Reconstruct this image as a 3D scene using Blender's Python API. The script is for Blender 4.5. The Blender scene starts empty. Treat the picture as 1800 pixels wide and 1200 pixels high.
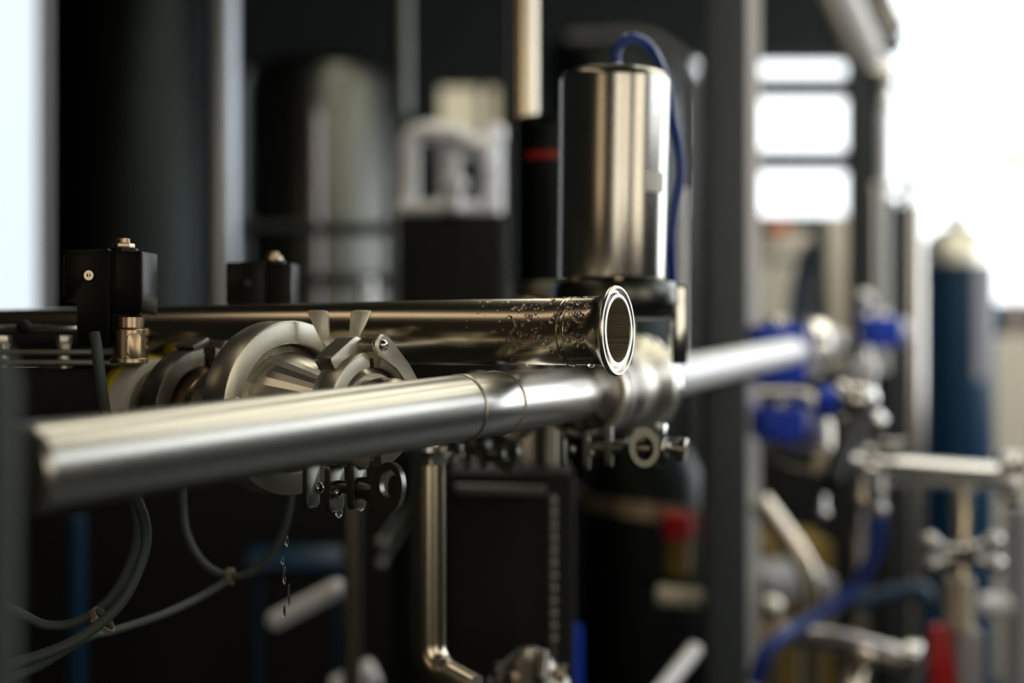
import bpy, bmesh, math, random
from mathutils import Vector, Matrix
random.seed(7)
SC = bpy.context.scene
COL = SC.collection
FPX = 2500.0          # 50 mm lens on a 36 mm sensor, 1800 px wide
CZ = 1.2              # camera height

# ------------------------------------------------------------------ camera, world, exposure
cam_d = bpy.data.cameras.new('camera')
cam = bpy.data.objects.new('camera', cam_d); COL.objects.link(cam)
cam.location = (0, 0, CZ); cam.rotation_euler = (math.pi/2, 0, 0)
cam_d.lens = 50; cam_d.sensor_width = 36; cam_d.clip_start = 0.02; cam_d.clip_end = 60
cam_d.dof.use_dof = True; cam_d.dof.focus_distance = 0.845; cam_d.dof.aperture_fstop = 2.7
SC.camera = cam
w = bpy.data.worlds.new('world'); SC.world = w; w.use_nodes = True
w.node_tree.nodes['Background'].inputs[0].default_value = (0.75, 0.9, 1.0, 1)
w.node_tree.nodes['Background'].inputs[1].default_value = 0.6
SC.view_settings.view_transform = 'Standard'; SC.view_settings.look = 'None'
SC.view_settings.exposure = 0.0; SC.view_settings.gamma = 1.0
SC.view_settings.use_curve_mapping = False
SC.cycles.use_denoising = True
SC.cycles.max_bounces = 8
SC.cycles.sample_clamp_indirect = 6

# emission strengths of the lit panes / lamps
L_DAY, L_FAR, L_WARM, L_TOP, L_LEFT = 2.4, 2.1, 1.85, 3.1, 1.0

def P(px, py, d):
    return Vector(((px-900)/FPX*d, d, CZ-(py-600)/FPX*d))
def S(px, d):
    return px*d/FPX

# ------------------------------------------------------------------ materials
MATS = {}
def mat(name, color, rough=0.5, metal=0.0, brushed=0.0, bs=(1.5, 1500), bd=0.0002, var=0.0, emit=None, trans=0.0, ior=1.45, bump=0.0, bscale=60, coat=0.0):
    if name in MATS: return MATS[name]
    m = bpy.data.materials.new(name); m.use_nodes = True
    nt = m.node_tree; N = nt.nodes; L = nt.links
    b = N['Principled BSDF']
    b.inputs['Base Color'].default_value = (*color, 1)
    b.inputs['Roughness'].default_value = rough
    b.inputs['Metallic'].default_value = metal
    b.inputs['IOR'].default_value = ior
    if coat: b.inputs['Coat Weight'].default_value = coat
    if trans: b.inputs['Transmission Weight'].default_value = trans
    if emit:
        b.inputs['Emission Color'].default_value = (*emit[0], 1); b.inputs['Emission Strength'].default_value = emit[1]
    tc = N.new('ShaderNodeTexCoord')
    if brushed:
        mp = N.new('ShaderNodeMapping'); mp.inputs['Scale'].default_value = (*bs, 1)
        L.new(tc.outputs['UV'], mp.inputs['Vector'])
        n = N.new('ShaderNodeTexNoise'); n.inputs['Scale'].default_value = 1; n.inputs['Detail'].default_value = 3
        L.new(mp.outputs[0], n.inputs['Vector'])
        mr = N.new('ShaderNodeMapRange'); mr.inputs['To Min'].default_value = rough-0.06; mr.inputs['To Max'].default_value = rough+0.1
        L.new(n.outputs['Fac'], mr.inputs['Value']); L.new(mr.outputs[0], b.inputs['Roughness'])
        bp = N.new('ShaderNodeBump'); bp.inputs['Strength'].default_value = brushed; bp.inputs['Distance'].default_value = bd
        L.new(n.outputs['Fac'], bp.inputs['Height']); L.new(bp.outputs[0], b.inputs['Normal'])
    if var:
        n2 = N.new('ShaderNodeTexNoise'); n2.inputs['Scale'].default_value = 14; n2.inputs['Detail'].default_value = 5
        L.new(tc.outputs['Object'], n2.inputs['Vector'])
        mx = N.new('ShaderNodeMix'); mx.data_type = 'RGBA'
        mx.inputs[6].default_value = tuple(c*(1-var) for c in color)+(1,)
        mx.inputs[7].default_value = tuple(min(1, c*(1+var)) for c in color)+(1,)
        L.new(n2.outputs['Fac'], mx.inputs[0]); L.new(mx.outputs[2], b.inputs['Base Color'])
    if bump:
        n3 = N.new('ShaderNodeTexNoise'); n3.inputs['Scale'].default_value = bscale; n3.inputs['Detail'].default_value = 6
        L.new(tc.outputs['Object'], n3.inputs['Vector'])
        bp = N.new('ShaderNodeBump'); bp.inputs['Strength'].default_value = bump; bp.inputs['Distance'].default_value = 0.002
        L.new(n3.outputs['Fac'], bp.inputs['Height']); L.new(bp.outputs[0], b.inputs['Normal'])
    MATS[name] = m; return m

STEEL = mat('brushed_steel', (0.62, 0.60, 0.56), 0.20, 1.0, brushed=0.07, var=0.04)
STEELW = mat('warm_brushed_steel', (0.58, 0.51, 0.40), 0.22, 1.0, var=0.08)
PIPEST = mat('main_pipe_steel', (0.62, 0.61, 0.57), 0.29, 1.0, brushed=0.03, var=0.04)
POLISH = mat('polished_steel', (0.72, 0.71, 0.69), 0.12, 1.0)
CAST = mat('cast_steel', (0.70, 0.68, 0.59), 0.36, 1.0, var=0.12, bump=0.04, bscale=500)
BORE = mat('bore_steel', (0.85, 0.80, 0.65), 0.38, 1.0, brushed=1.0, bs=(60, 3), bd=0.02)
LATCH = mat('latch_steel', (0.20, 0.20, 0.17), 0.36, 1.0, var=0.12)
DIMST = mat('dim_grey_steel', (0.10, 0.10, 0.10), 0.45, 0.8)
COOLST = mat('cool_grey_steel', (0.26, 0.28, 0.31), 0.28, 1.0)
BRIGHT = mat('bright_brushed_steel', (0.90, 0.91, 0.93), 0.2, 0.9)
SATIN = mat('satin_steel', (0.70, 0.67, 0.60), 0.28, 1.0, var=0.08)
CASTD = mat('dull_cast_steel', (0.33, 0.31, 0.27), 0.38, 1.0, var=0.15, bump=0.1, bscale=400)
BRASS = mat('tarnished_brass', (0.50, 0.40, 0.28), 0.3, 1.0, var=0.15)
BLACKP = mat('black_plastic', (0.003, 0.004, 0.004), 0.3, ior=1.33, bump=0.05, bscale=900)
BLACKM = mat('black_painted_metal', (0.003, 0.004, 0.004), 0.6, ior=1.35)
CABLE = mat('grey_cable_jacket', (0.055, 0.072, 0.068), 0.5)
TIE = mat('dark_cable_tie', (0.20, 0.17, 0.13), 0.5)
WHITEP = mat('white_plastic', (0.92, 0.90, 0.85), 0.45)
YELLOWP = mat('yellow_plastic', (0.72, 0.60, 0.03), 0.45)
LABEL = mat('paper_label', (0.95, 0.94, 0.90), 0.6)
BLUEH = mat('blue_hose', (0.012, 0.05, 0.30), 0.3)
BLUEP = mat('blue_paint', (0.006, 0.07, 0.75), 0.4)
BLUEC = mat('dark_blue_cylinder_paint', (0.002, 0.034, 0.085), 0.35, var=0.1)
REDP = mat('red_plastic', (0.5, 0.01, 0.012), 0.4)
YELP = mat('yellow_paint', (0.20, 0.13, 0.02), 0.5)
CREAM = mat('cream_paint', (0.66, 0.60, 0.48), 0.5)
PEACH = mat('pale_peach_paint', (0.95, 0.72, 0.58), 0.5)
ORANGE = mat('orange_paint', (0.85, 0.28, 0.10), 0.5)
COLM = mat('grey_column_steel', (0.075, 0.09, 0.10), 0.42, 0.35, var=0.08)
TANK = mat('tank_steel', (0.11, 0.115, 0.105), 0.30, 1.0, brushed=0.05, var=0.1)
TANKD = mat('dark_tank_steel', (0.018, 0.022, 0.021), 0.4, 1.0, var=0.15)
WHITEPIPE = mat('bright_satin_steel', (0.93, 0.95, 1.0), 0.35, 0.1)
GREENP = mat('dark_green_paint', (0.02, 0.035, 0.03), 0.6)
GREYP = mat('pale_grey_paint', (0.38, 0.39, 0.43), 0.5)
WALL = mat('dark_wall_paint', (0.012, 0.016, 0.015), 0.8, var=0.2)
WALLB = mat('cream_wall_paint', (0.50, 0.44, 0.34), 0.8, var=0.1)
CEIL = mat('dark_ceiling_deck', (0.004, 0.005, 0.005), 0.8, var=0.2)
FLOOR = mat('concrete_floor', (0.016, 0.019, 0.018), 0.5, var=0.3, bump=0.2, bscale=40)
FRAME = mat('dark_window_frame', (0.02, 0.025, 0.028), 0.5)
WATER = mat('water', (1, 1, 1), 0.02, trans=1.0, ior=1.33)
DAY = mat('bright_daylight_glass', (0.8, 0.85, 0.9), 0.3, emit=((0.93, 0.975, 1.0), L_DAY))
DAYR = mat('strong_daylight_glass', (0.8, 0.85, 0.9), 0.3, emit=((0.93, 0.97, 1.0), L_DAY*1.9))
BEIGEG = mat('beige_glass', (0.5, 0.45, 0.3), 0.3, emit=((1.0, 0.88, 0.62), 0.42))
DAYF = mat('far_daylight_glass', (0.8, 0.85, 0.9), 0.3, emit=((0.93, 0.975, 1.0), L_FAR))
DAYL = mat('cool_daylight_glass', (0.8, 0.85, 0.9), 0.3, emit=((0.82, 0.93, 1.0), L_LEFT))
WARMG = mat('warm_daylight_glass', (0.8, 0.7, 0.5), 0.3, emit=((1.0, 0.90, 0.72), L_WARM))
AMBERG = mat('amber_glass', (0.8, 0.6, 0.4), 0.3, emit=((1.0, 0.74, 0.44), L_WARM*0.42))
LAMPD = mat('dim_lamp_glow', (0.9, 0.9, 0.8), 0.3, emit=((1.0, 0.80, 0.56), L_TOP*.42))
LAMPE = mat('lamp_diffuser_glow', (0.9, 0.9, 0.8), 0.3, emit=((1.0, 0.93, 0.74), L_TOP))

# ------------------------------------------------------------------ mesh helpers (all take world coordinates)
def newbm():
    bm = bmesh.new(); bm.loops.layers.uv.new('UVMap'); return bm

def frame(origin, axis, up=(0, 0, 1)):
    """local Z = axis, local Y close to up, local X = Y x Z"""
    z = Vector(axis).normalized(); u = Vector(up)
    if abs(z.dot(u.normalized())) > 0.98: u = Vector((0, -1, 0))
    y = (u - z*u.dot(z)).normalized(); x = y.cross(z)
    m = Matrix((x, y, z)).transposed().to_4x4(); m.translation = Vector(origin)
    return m

def lathe(bm, M, prof, seg=48, a0=0.0, a1=2*math.pi, closed=False, cap=True):
    """prof = [(r, z)]; revolve about local Z. closed: profile is a loop (for partial rings with end caps)"""
    full = abs(a1-a0-2*math.pi) < 1e-6
    n = seg if full else seg+1
    uv = bm.loops.layers.uv.active
    rings = []
    for i in range(n):
        a = a0+(a1-a0)*i/seg
        rings.append([bm.verts.new(M @ Vector((r*math.cos(a), r*math.sin(a), z))) for r, z in prof])
    k = len(prof); lens = [0]
    for j in range(1, k+1):
        p, q = prof[j-1], prof[j % k]; lens.append(lens[-1]+math.hypot(p[0]-q[0], p[1]-q[1]))
    for i in range(seg):
        A, B = rings[i], rings[(i+1) % n]
        for j in range(k if closed else k-1):
            j2 = (j+1) % k
            if prof[j][0] < 1e-7 and prof[j2][0] < 1e-7: continue
            f = bm.faces.new((A[j], B[j], B[j2], A[j2]))
            us = [i/seg, (i+1)/seg, (i+1)/seg, i/seg]; vs = [lens[j], lens[j], lens[j+1], lens[j+1]]
            for l, u_, v_ in zip(f.loops, us, vs): l[uv].uv = (u_, v_)
    if closed and not full and cap:
        bm.faces.new(rings[0]); bm.faces.new(list(reversed(rings[-1])))
    if not closed and full and cap:
        if prof[0][0] > 1e-6: bm.faces.new([r[0] for r in rings])
        if prof[-1][0] > 1e-6: bm.faces.new([r[-1] for r in reversed(rings)])
    return bm

def cyl(bm, a, b, r, bev=None, seg=32, r2=None):
    a, b = Vector(a), Vector(b); h = (b-a).length; r2 = r if r2 is None else r2
    e = min(r, r2, h)*0.12 if bev is None else bev
    return lathe(bm, frame(a, b-a), [(0, 0), (r-e, 0), (r, e), (r2, h-e), (r2-e, h), (0, h)], seg)

def box(bm, M, cx, cy, cz, sx, sy, sz, bev=0.0, segs=2):
    """box in local frame M"""
    t = bmesh.new()
    bmesh.ops.create_cube(t, size=1)
    for v in t.verts: v.co = Vector((v.co.x*sx+cx, v.co.y*sy+cy, v.co.z*sz+cz))
    if bev: bmesh.ops.bevel(t, geom=t.edges[:], offset=bev, segments=segs, affect='EDGES', profile=0.6)
    merge(bm, t, M)
    return bm

def merge(bm, t, M=Matrix.Identity(4)):
    mp = {}
    for v in t.verts: mp[v] = bm.verts.new(M @ v.co)
    uv = bm.loops.layers.uv.active
    for f in t.faces:
        try: g = bm.faces.new([mp[v] for v in f.verts])
        except ValueError: continue
        for l in g.loops: l[uv].uv = (l.vert.co.x+l.vert.co.y, l.vert.co.z)
    t.free()

def prism(bm, M, pts, z0, z1, bev=0.0):
    """outline pts (x, y) in frame M extruded from z0 to z1"""
    t = bmesh.new()
    lo = [t.verts.new((x, y, z0)) for x, y in pts]; hi = [t.verts.new((x, y, z1)) for x, y in pts]
    t.faces.new(list(reversed(lo))); top = t.faces.new(hi)
    n = len(pts)
    for i in range(n): t.faces.new((lo[i], lo[(i+1) % n], hi[(i+1) % n], hi[i]))
    if bev:
        ed = [e for e in t.edges if abs(e.verts[0].co.z-e.verts[1].co.z) < 1e-9]
        bmesh.ops.bevel(t, geom=ed, offset=bev, segments=2, affect='EDGES', profile=0.6)
    merge(bm, t, M)

def rounded(pts, r, n=4):
    """round the corners of an outline"""
    out = []; k = len(pts)
    for i in range(k):
        p0, p, p1 = Vector(pts[i-1]), Vector(pts[i]), Vector(pts[(i+1) % k])
        a = (p0-p); b = (p1-p); ra = min(r, a.length*0.45); rb = min(r, b.length*0.45)
        A = p+a.normalized()*ra; B = p+b.normalized()*rb
        for j in range(n+1):
            t = j/n; q = A*(1-t)**2+p*2*t*(1-t)+B*t*t; out.append((q.x, q.y))
    return out

def annulus(bm, M, rx, ry, hx, hy, z0, z1, seg=32, ox=0, oy=0, hox=0, hoy=0):
    o0, o1, i0, i1 = [], [], [], []
    for i in range(seg):
        a = 2*math.pi*i/seg; c, s = math.cos(a), math.sin(a)
        o0.append(bm.verts.new(M@Vector((ox+rx*c, oy+ry*s, z0)))); o1.append(bm.verts.new(M@Vector((ox+rx*c, oy+ry*s, z1))))
        i0.append(bm.verts.new(M@Vector((ox+hox+hx*c, oy+hoy+hy*s, z0)))); i1.append(bm.verts.new(M@Vector((ox+hox+hx*c, oy+hoy+hy*s, z1))))
    for i in range(seg):
        j = (i+1) % seg
        for q in ((o0[i], o0[j], o1[j], o1[i]), (o1[i], o1[j], i1[j], i1[i]), (i1[i], i1[j], i0[j], i0[i]), (i0[i], i0[j], o0[j], o0[i])):
            bm.faces.new(q)

def smooth_path(pts, n=10):
    pts = [Vector(p) for p in pts]; out = []
    Q = [pts[0]*2-pts[1]]+pts+[pts[-1]*2-pts[-2]]
    for i in range(1, len(Q)-2):
        a, b, c, d = Q[i-1:i+3]
        for j in range(n):
            t = j/n
            out.append(0.5*((2*b)+(c-a)*t+(2*a-5*b+4*c-d)*t*t+(3*b-a-3*c+d)*t**3))
    out.append(pts[-1]); return out

def bend_path(pts, rad, n=8):
    """straight runs with rounded bends"""
    pts = [Vector(p) for p in pts]; out = [pts[0]]
    for i in range(1, len(pts)-1):
        p0, p, p1 = pts[i-1], pts[i], pts[i+1]
        a = (p0-p); b = (p1-p); r = min(rad, a.length*.49, b.length*.49)
        A = p+a.normalized()*r; B = p+b.normalized()*r
        for j in range(n+1):
            t = j/n; out.append(A*(1-t)**2+p*2*t*(1-t)+B*t*t)
    out.append(pts[-1]); return out

def tube(bm, path, r, seg=24, cap=True, rfun=None):
    path = [Vector(p) for p in path]; uv = bm.loops.layers.uv.active
    rings = []; nrm = None; dist = 0; ds = []
    for i, p in enumerate(path):
        t = (path[min(i+1, len(path)-1)]-path[max(i-1, 0)]).normalized()
        if nrm is None:
            u = Vector((0, 0, 1)) if abs(t.z) < .9 else Vector((0, -1, 0))
            nrm = (u-t*u.dot(t)).normalized()
        else: nrm = (nrm-t*nrm.dot(t)).normalized()
        bn = t.cross(nrm)
        if i: dist += (p-path[i-1]).length
        ds.append(dist); rr = r if rfun is None else rfun(i/(len(path)-1))
        rings.append([bm.verts.new(p+(nrm*math.cos(2*math.pi*k/seg)+bn*math.sin(2*math.pi*k/seg))*rr) for k in range(seg)])
    for i in range(len(path)-1):
        for k in range(seg):
            k2 = (k+1) % seg
            f = bm.faces.new((rings[i][k], rings[i][k2], rings[i+1][k2], rings[i+1][k]))
            for l, u_, v_ in zip(f.loops, (k/seg, (k+1)/seg, (k+1)/seg, k/seg), (ds[i], ds[i], ds[i+1], ds[i+1])): l[uv].uv = (u_, v_)
    if cap: bm.faces.new(list(reversed(rings[0]))); bm.faces.new(rings[-1])
    return bm

def ball(bm, c, r, sx=1, sy=1, sz=1, M=None, u=16, v=10):
    t = bmesh.new(); bmesh.ops.create_uvsphere(t, u_segments=u, v_segments=v, radius=r)
    for q in t.verts: q.co = Vector((q.co.x*sx, q.co.y*sy, q.co.z*sz))
    if M is None: M = Matrix.Translation(Vector(c))
    merge(bm, t, M)

def hexnut(bm, a, b, r):
    a, b = Vector(a), Vector(b); M = frame(a, b-a); h = (b-a).length
    prism(bm, M, [(r*math.cos(math.pi/3*i+.3), r*math.sin(math.pi/3*i+.3)) for i in range(6)], 0, h, r*0.07)

def obj(name, bm, m, parent=None, ang=35):
    bmesh.ops.recalc_face_normals(bm, faces=bm.faces[:])
    if parent is not None:
        org = WLOC[parent.name]
    else:
        vs = [v.co for v in bm.verts]
        org = Vector(((min(v.x for v in vs)+max(v.x for v in vs))/2, (min(v.y for v in vs)+max(v.y for v in vs))/2, min(v.z for v in vs)))
    for v in bm.verts: v.co -= org
    me = bpy.data.meshes.new(name); bm.to_mesh(me); bm.free()
    me.shade_smooth()
    me.set_sharp_from_angle(angle=math.radians(ang))
    me.materials.append(m)
    o = bpy.data.objects.new(name, me); COL.objects.link(o)
    if parent is None: o.location = org
    else: o.parent = parent
    WLOC[o.name] = org.copy()
    return o
WLOC = {}

def tag(o, label=None, cat=None, group=None, kind=None):
    if label: o['label'] = label
    if cat: o['category'] = cat
    if group: o['group'] = group
    if kind: o['kind'] = kind
    return o

def thing(name, label, cat, loc, group=None):
    o = bpy.data.objects.new(name, None); COL.objects.link(o); o.location = Vector(loc); o.empty_display_size = .01
    WLOC[o.name] = Vector(loc).copy()
    return tag(o, label, cat, group)

def single(name, bm, m, label, cat, group=None, kind=None):
    return tag(obj(name, bm, m), label, cat, group, kind)

def struct(name, bm, m, parent=None):
    o = obj(name, bm, m, parent)
    if parent is None: o['kind'] = 'structure'
    return o

I4 = Matrix.Identity(4)
def wbox(bm, x0, x1, y0, y1, z0, z1, bev=0.0):
    return box(bm, I4, (x0+x1)/2, (y0+y1)/2, (z0+z1)/2, x1-x0, y1-y0, z1-z0, bev)

# ------------------------------------------------------------------ the room
XL, XR, YN, YF, ZC = -3.4, 3.2, -3.2, 6.6, 3.3
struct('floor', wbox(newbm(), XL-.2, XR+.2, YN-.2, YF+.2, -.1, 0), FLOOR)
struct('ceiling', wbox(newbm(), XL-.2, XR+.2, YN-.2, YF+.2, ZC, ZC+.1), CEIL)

def wall_with_holes(name, m, axis, pos, thick, u0, u1, z0, z1, holes):
    """axis 'y': wall plane y=pos spanning x; axis 'x': plane x=pos spanning y; holes (u0,u1,z0,z1)"""
    bm = newbm()
    us = sorted({u0, u1, *[h[0] for h in holes], *[h[1] for h in holes]})
    zs = sorted({z0, z1, *[h[2] for h in holes], *[h[3] for h in holes]})
    for i in range(len(us)-1):
        for j in range(len(zs)-1):
            cu, cz = (us[i]+us[i+1])/2, (zs[j]+zs[j+1])/2
            if any(h[0] < cu < h[1] and h[2] < cz < h[3] for h in holes): continue
            if axis == 'y': wbox(bm, us[i], us[i+1], pos, pos+thick, zs[j], zs[j+1])
            else: wbox(bm, pos, pos+thick, us[i], us[i+1], zs[j], zs[j+1])
    return struct(name, bm, m)

def window(name, axis, pos, u0, u1, z0, z1, cols, rows, glass, fw=.05, thick=.06, mw=None):
    """frame + muntins + one pane of glass"""
    mw = mw or fw
    fr = newbm()
    def b(bm, a0, a1, c0, c1, d=thick):
        if axis == 'y': wbox(bm, a0, a1, pos, pos+d, c0, c1)
        else: wbox(bm, pos, pos+d, a0, a1, c0, c1)
    b(fr, u0, u1, z0, z0+fw); b(fr, u0, u1, z1-fw, z1); b(fr, u0, u0+fw, z0+fw, z1-fw); b(fr, u1-fw, u1, z0+fw, z1-fw)
    for u in cols: b(fr, u-mw/2, u+mw/2, z0+fw, z1-fw, thick*.8)
    for z in rows: b(fr, u0+fw, u1-fw, z-mw/2, z+mw/2, thick*.7)
    o = struct(name, fr, FRAME)
    g = newbm()
    if axis == 'y': wbox(g, u0+.01, u1-.01, pos+thick*.45, pos+thick*.55, z0+.01, z1-.01)
    else: wbox(g, pos+thick*.45, pos+thick*.55, u0+.01, u1-.01, z0+.01, z1-.01)
    g2 = obj('glass_pane', g, glass, o)
    return o

# far wall (y = YF): window_1 seen between the posts, window_2 blown out on the right, window_3 the strip on the left
d = YF
def fx(px): return (px-900)/FPX*d
def fz(py): return CZ-(py-600)/FPX*d
w1 = (fx(1190), fx(1515), fz(395), fz(88)); w2 = (fx(1552), 3.1, fz(545), 3.1); w3 = (-3.3, fx(112), fz(900), fz(-150)); w4 = (fx(762), fx(885), fz(285), fz(140))
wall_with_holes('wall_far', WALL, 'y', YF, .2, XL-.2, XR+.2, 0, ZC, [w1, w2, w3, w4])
window('window_1', 'y', YF+.02, *w1, [], [fz(152), fz(281)], DAYF, .05, .08, .10)
window('window_2', 'y', YF+.02, *w2, [], [], DAYF, .04)
window('window_3', 'y', YF+.02, *w3, [], [], DAYL, .04, .08, .06)
window('window_4', 'y', YF+.02, *w4, [fx(848)], [], BEIGEG, .03)
# right wall: long row of daylight windows, plus an added fill pane nearest the camera
wr = [(-2.7, -0.5, .9, 2.9), (0.3, 2.3, 1.75, 3.0), (2.6, 4.3, .9, 3.0), (4.6, 6.3, .9, 3.0)]
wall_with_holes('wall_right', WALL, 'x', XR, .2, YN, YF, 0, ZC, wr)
for i, q in enumerate(wr[1:]): window('window_%d' % (5+i), 'x', XR+.02, *q, [(q[0]+q[1])/2], [2.35 if q[2] > 1 else 1.95], DAY if q[2] > 1 else DAYR, .05)
window('window_12', 'x', XR+.02, *wr[0], [-1.6], [1.9], WARMG, .05)  # unseen pane added as fill light for the pipes at right
# left wall
wl = []
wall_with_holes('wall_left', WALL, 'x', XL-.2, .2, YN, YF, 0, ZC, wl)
for q in wl: window('window_11', 'x', XL-.08, *q, [-1.7], [], AMBERG, .05)
# near wall behind the camera: warm daylight
wn = [(0.0, 1.22, .8, 2.9), (1.36, 2.5, 1.0, 2.9), (-3.2, -1.75, 1.15, 3.0)]
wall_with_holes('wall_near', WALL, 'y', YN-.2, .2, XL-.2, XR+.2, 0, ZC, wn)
window('window_9', 'y', YN-.08, *wn[0], [.62], [2.1], WARMG, .05)
window('window_10', 'y', YN-.08, *wn[1], [2.0], [2.1], WARMG, .05)
window('window_8', 'y', YN-.08, *wn[2], [-2.5], [2.1], AMBERG, .05)

# ceiling lamps (long fittings over the walkway)
def ceiling_light(x, y, ln, lab, glow=None):
    t = thing('ceiling_light', lab, 'lamp', (x, y, ZC-.4), 'ceiling lamps over the walkway')
    obj('housing', wbox(newbm(), x-.18, x+.18, y-ln/2, y+ln/2, ZC-.42, ZC-.34, .01), GREYP, t)
    obj('diffuser', wbox(newbm(), x-.165, x+.165, y-ln/2+.02, y+ln/2-.02, ZC-.44, ZC-.421, .004), glow or LAMPE, t)
    for s in (-1, 1): obj('hanger', cyl(newbm(), (x, y+s*ln*.4, ZC-.34), (x, y+s*ln*.4, ZC), .006), STEEL, t)
ceiling_light(-0.05, 2.7, 3.2, 'long ceiling lamp above the pipes, leftmost of the row')
ceiling_light(0.80, 2.7, 3.2, 'long ceiling lamp above the pipes, second of the row from the left')
ceiling_light(1.45, 2.7, 3.2, 'long ceiling lamp above the pipes, third of the row from the left')
ceiling_light(2.10, 2.7, 3.2, 'long ceiling lamp nearest the right wall windows')
ceiling_light(-1.35, 0.1, 2.4, 'long ceiling lamp above and left of the viewer', LAMPD)

# ------------------------------------------------------------------ upper pipe with the open ferrule
UA = P(1088, 581, .85)                       # centre of the open end
UD = Vector((.90, -.435, .006)).normalized()  # towards the open end
UB = UA-UD*0.84
up = thing('open_ended_pipe', 'bronze-toned wet steel pipe with open flared end facing right', 'pipe', UB)
r, L = .0205, .84
MU = frame(UB, UD)
bm = newbm()
lathe(bm, MU, [(r, 0), (r, L*.5), (r, L-.043), (r, L-.014), (r+.0012, L-.008), (r+.0035, L-.0052)], 72, cap=False)
obj('pipe_wall', bm, STEELW, up)
bm = newbm(); lathe(bm, MU, [(r-.0016, L-.0005), (r-.0016, L*.5), (r-.0016, 0), (r, 0)], 72, cap=False); obj('bore', bm, BORE, up)
bm = newbm()
R = .0272
lathe(bm, MU, [(r+.0030, L-.0056), (R-.0012, L-.0036), (R-.0003, L-.0028), (R, L-.0018), (R-.0003, L-.0006), (R-.0008, L), (R-.0018, L), (R-.0022, L-.0010), (R-.0028, L-.0022),
               (R-.0044, L-.0022), (R-.0049, L-.0012), (R-.0053, L), (r-.0008, L), (r-.0014, L-.0003), (r-.0016, L-.0008)], 96, cap=False)
obj('ferrule', bm, SATIN, up)
bm = newbm()
for zz in (L-.030,):
    lathe(bm, MU, [(r-.0002, zz-.0028), (r+.0003, zz-.0022), (r+.0001, zz-.001), (r+.00035, zz), (r+.0001, zz+.001), (r+.0003, zz+.0022), (r-.0002, zz+.0028)], 72, cap=False)
obj('weld_seam', bm, STEELW, up)
# condensation
bm = newbm()
def drop(t, ang, rad, fl=.45, el=1.0):
    n = Vector((math.cos(ang), math.sin(ang), 0)); q = MU @ Vector((n.x*r, n.y*r, L-t)); nw = (MU.to_3x3() @ n)
    M = frame(q, nw); ball(bm, None, rad, el, 1, fl, M, 12, 8)
for i in range(150):
    t = abs(random.gauss(0, .03))+.012 if i < 100 else random.uniform(.01, .11)
    ang = random.uniform(math.radians(-30), math.radians(215))
    drop(t, ang, random.choice([.0003, .0004, .0005, .0007, .001, .0013])*random.uniform(.8, 1.2), random.uniform(.3, .55), random.uniform(.7, 1.6))
for i in range(170):
    t = abs(random.gauss(0, .028))+.010
    if i % 3 == 0: t = random.gauss(.055, .012)
    drop(max(.009, t), math.radians(random.gauss(170, 32)), random.choice([.0003, .0004, .0006, .0009, .0013, .0017])*random.uniform(.8, 1.1), random.uniform(.35, .6), random.uniform(.7, 1.7))
# camera-facing side of the pipe: local +-X; both are sampled above, a few large beads on top of that
for t, a, s in ((.050, 0.35, .0022), (.054, .2, .0018), (.047, .05, .0015), (.060, .3, .0013), (.02, .35, .0022), (.024, .1, .0019), (.016, .25, .0018), (.021, -.1, .0023), (.031, .4, .0012)):
    for side in (0,):
        drop(t, math.pi-a if MU.to_3x3().col[0].y > 0 else a, s*.75, .35, 1.2)
for t, s in ((.018, .0022), (.03, .0014), (.009, .0016), (.06, .0012)):      # beads hanging from the underside
    drop(t, -math.pi/2, s, .8, 1)
single('condensation', bm, WATER, 'clear water beads clinging to the open pipe near its flared end', 'water drops', kind='stuff')

r = .01905
# ------------------------------------------------------------------ lower pipe (main, bent at the double weld)
LA = P(48, 824, .58); LB = P(850, 711, .83); LC = P(1014, 692, 1.03)
lp = thing('main_pipe', 'long bright steel pipe crossing the foreground from lower left', 'pipe', LA)
path = [LA+(LB-LA)*t for t in [i/30 for i in range(30)]]
bp = bend_path([LA+(LB-LA)*.5, LB, LC], .022, 12)
path = [LA+(LB-LA)*(i/10*.5) for i in range(10)]+bp
bm = newbm(); tube(bm, path, r, 64, cap=True); obj('pipe_wall', bm, PIPEST, lp)
d1 = (LB-LA).normalized(); d2 = (LC-LB).normalized()
bm = newbm()
lathe(bm, frame(LA-d1*.002, d1), [(0, -.003), (r*.8, -.0028), (r*.95, -.002), (r+.0003, 0), (r+.0003, .002), (0, .002)], 48)
obj('end_cap', bm, PIPEST, lp)
bead = [(r-.0003, -.0013), (r+.0006, -.0008), (r+.0003, 0), (r+.0006, .0008), (r-.0003, .0013)]
bm = newbm(); lathe(bm, frame(LB-d1*.022, d1), bead, 64, cap=False); obj('weld_seam', bm, CAST, lp)
bm = newbm(); lathe(bm, frame(LB+d2*.0215, d2), bead, 64, cap=False); obj('weld_seam', bm, CAST, lp)

# ------------------------------------------------------------------ clamps
def ringprof(R, Ri, w):
    h = w/2; e = .0016
    return [(Ri, -h), (R-e, -h), (R-e*.3, -h+e*.3), (R, -h+e), (R, h-e), (R-e*.3, h-e*.3), (R-e, h), (Ri+.001, h), (Ri, h-.001), (Ri, h*.45), (R-.004, h*.3), (R-.004, -h*.3), (Ri, -h*.45)]

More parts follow.
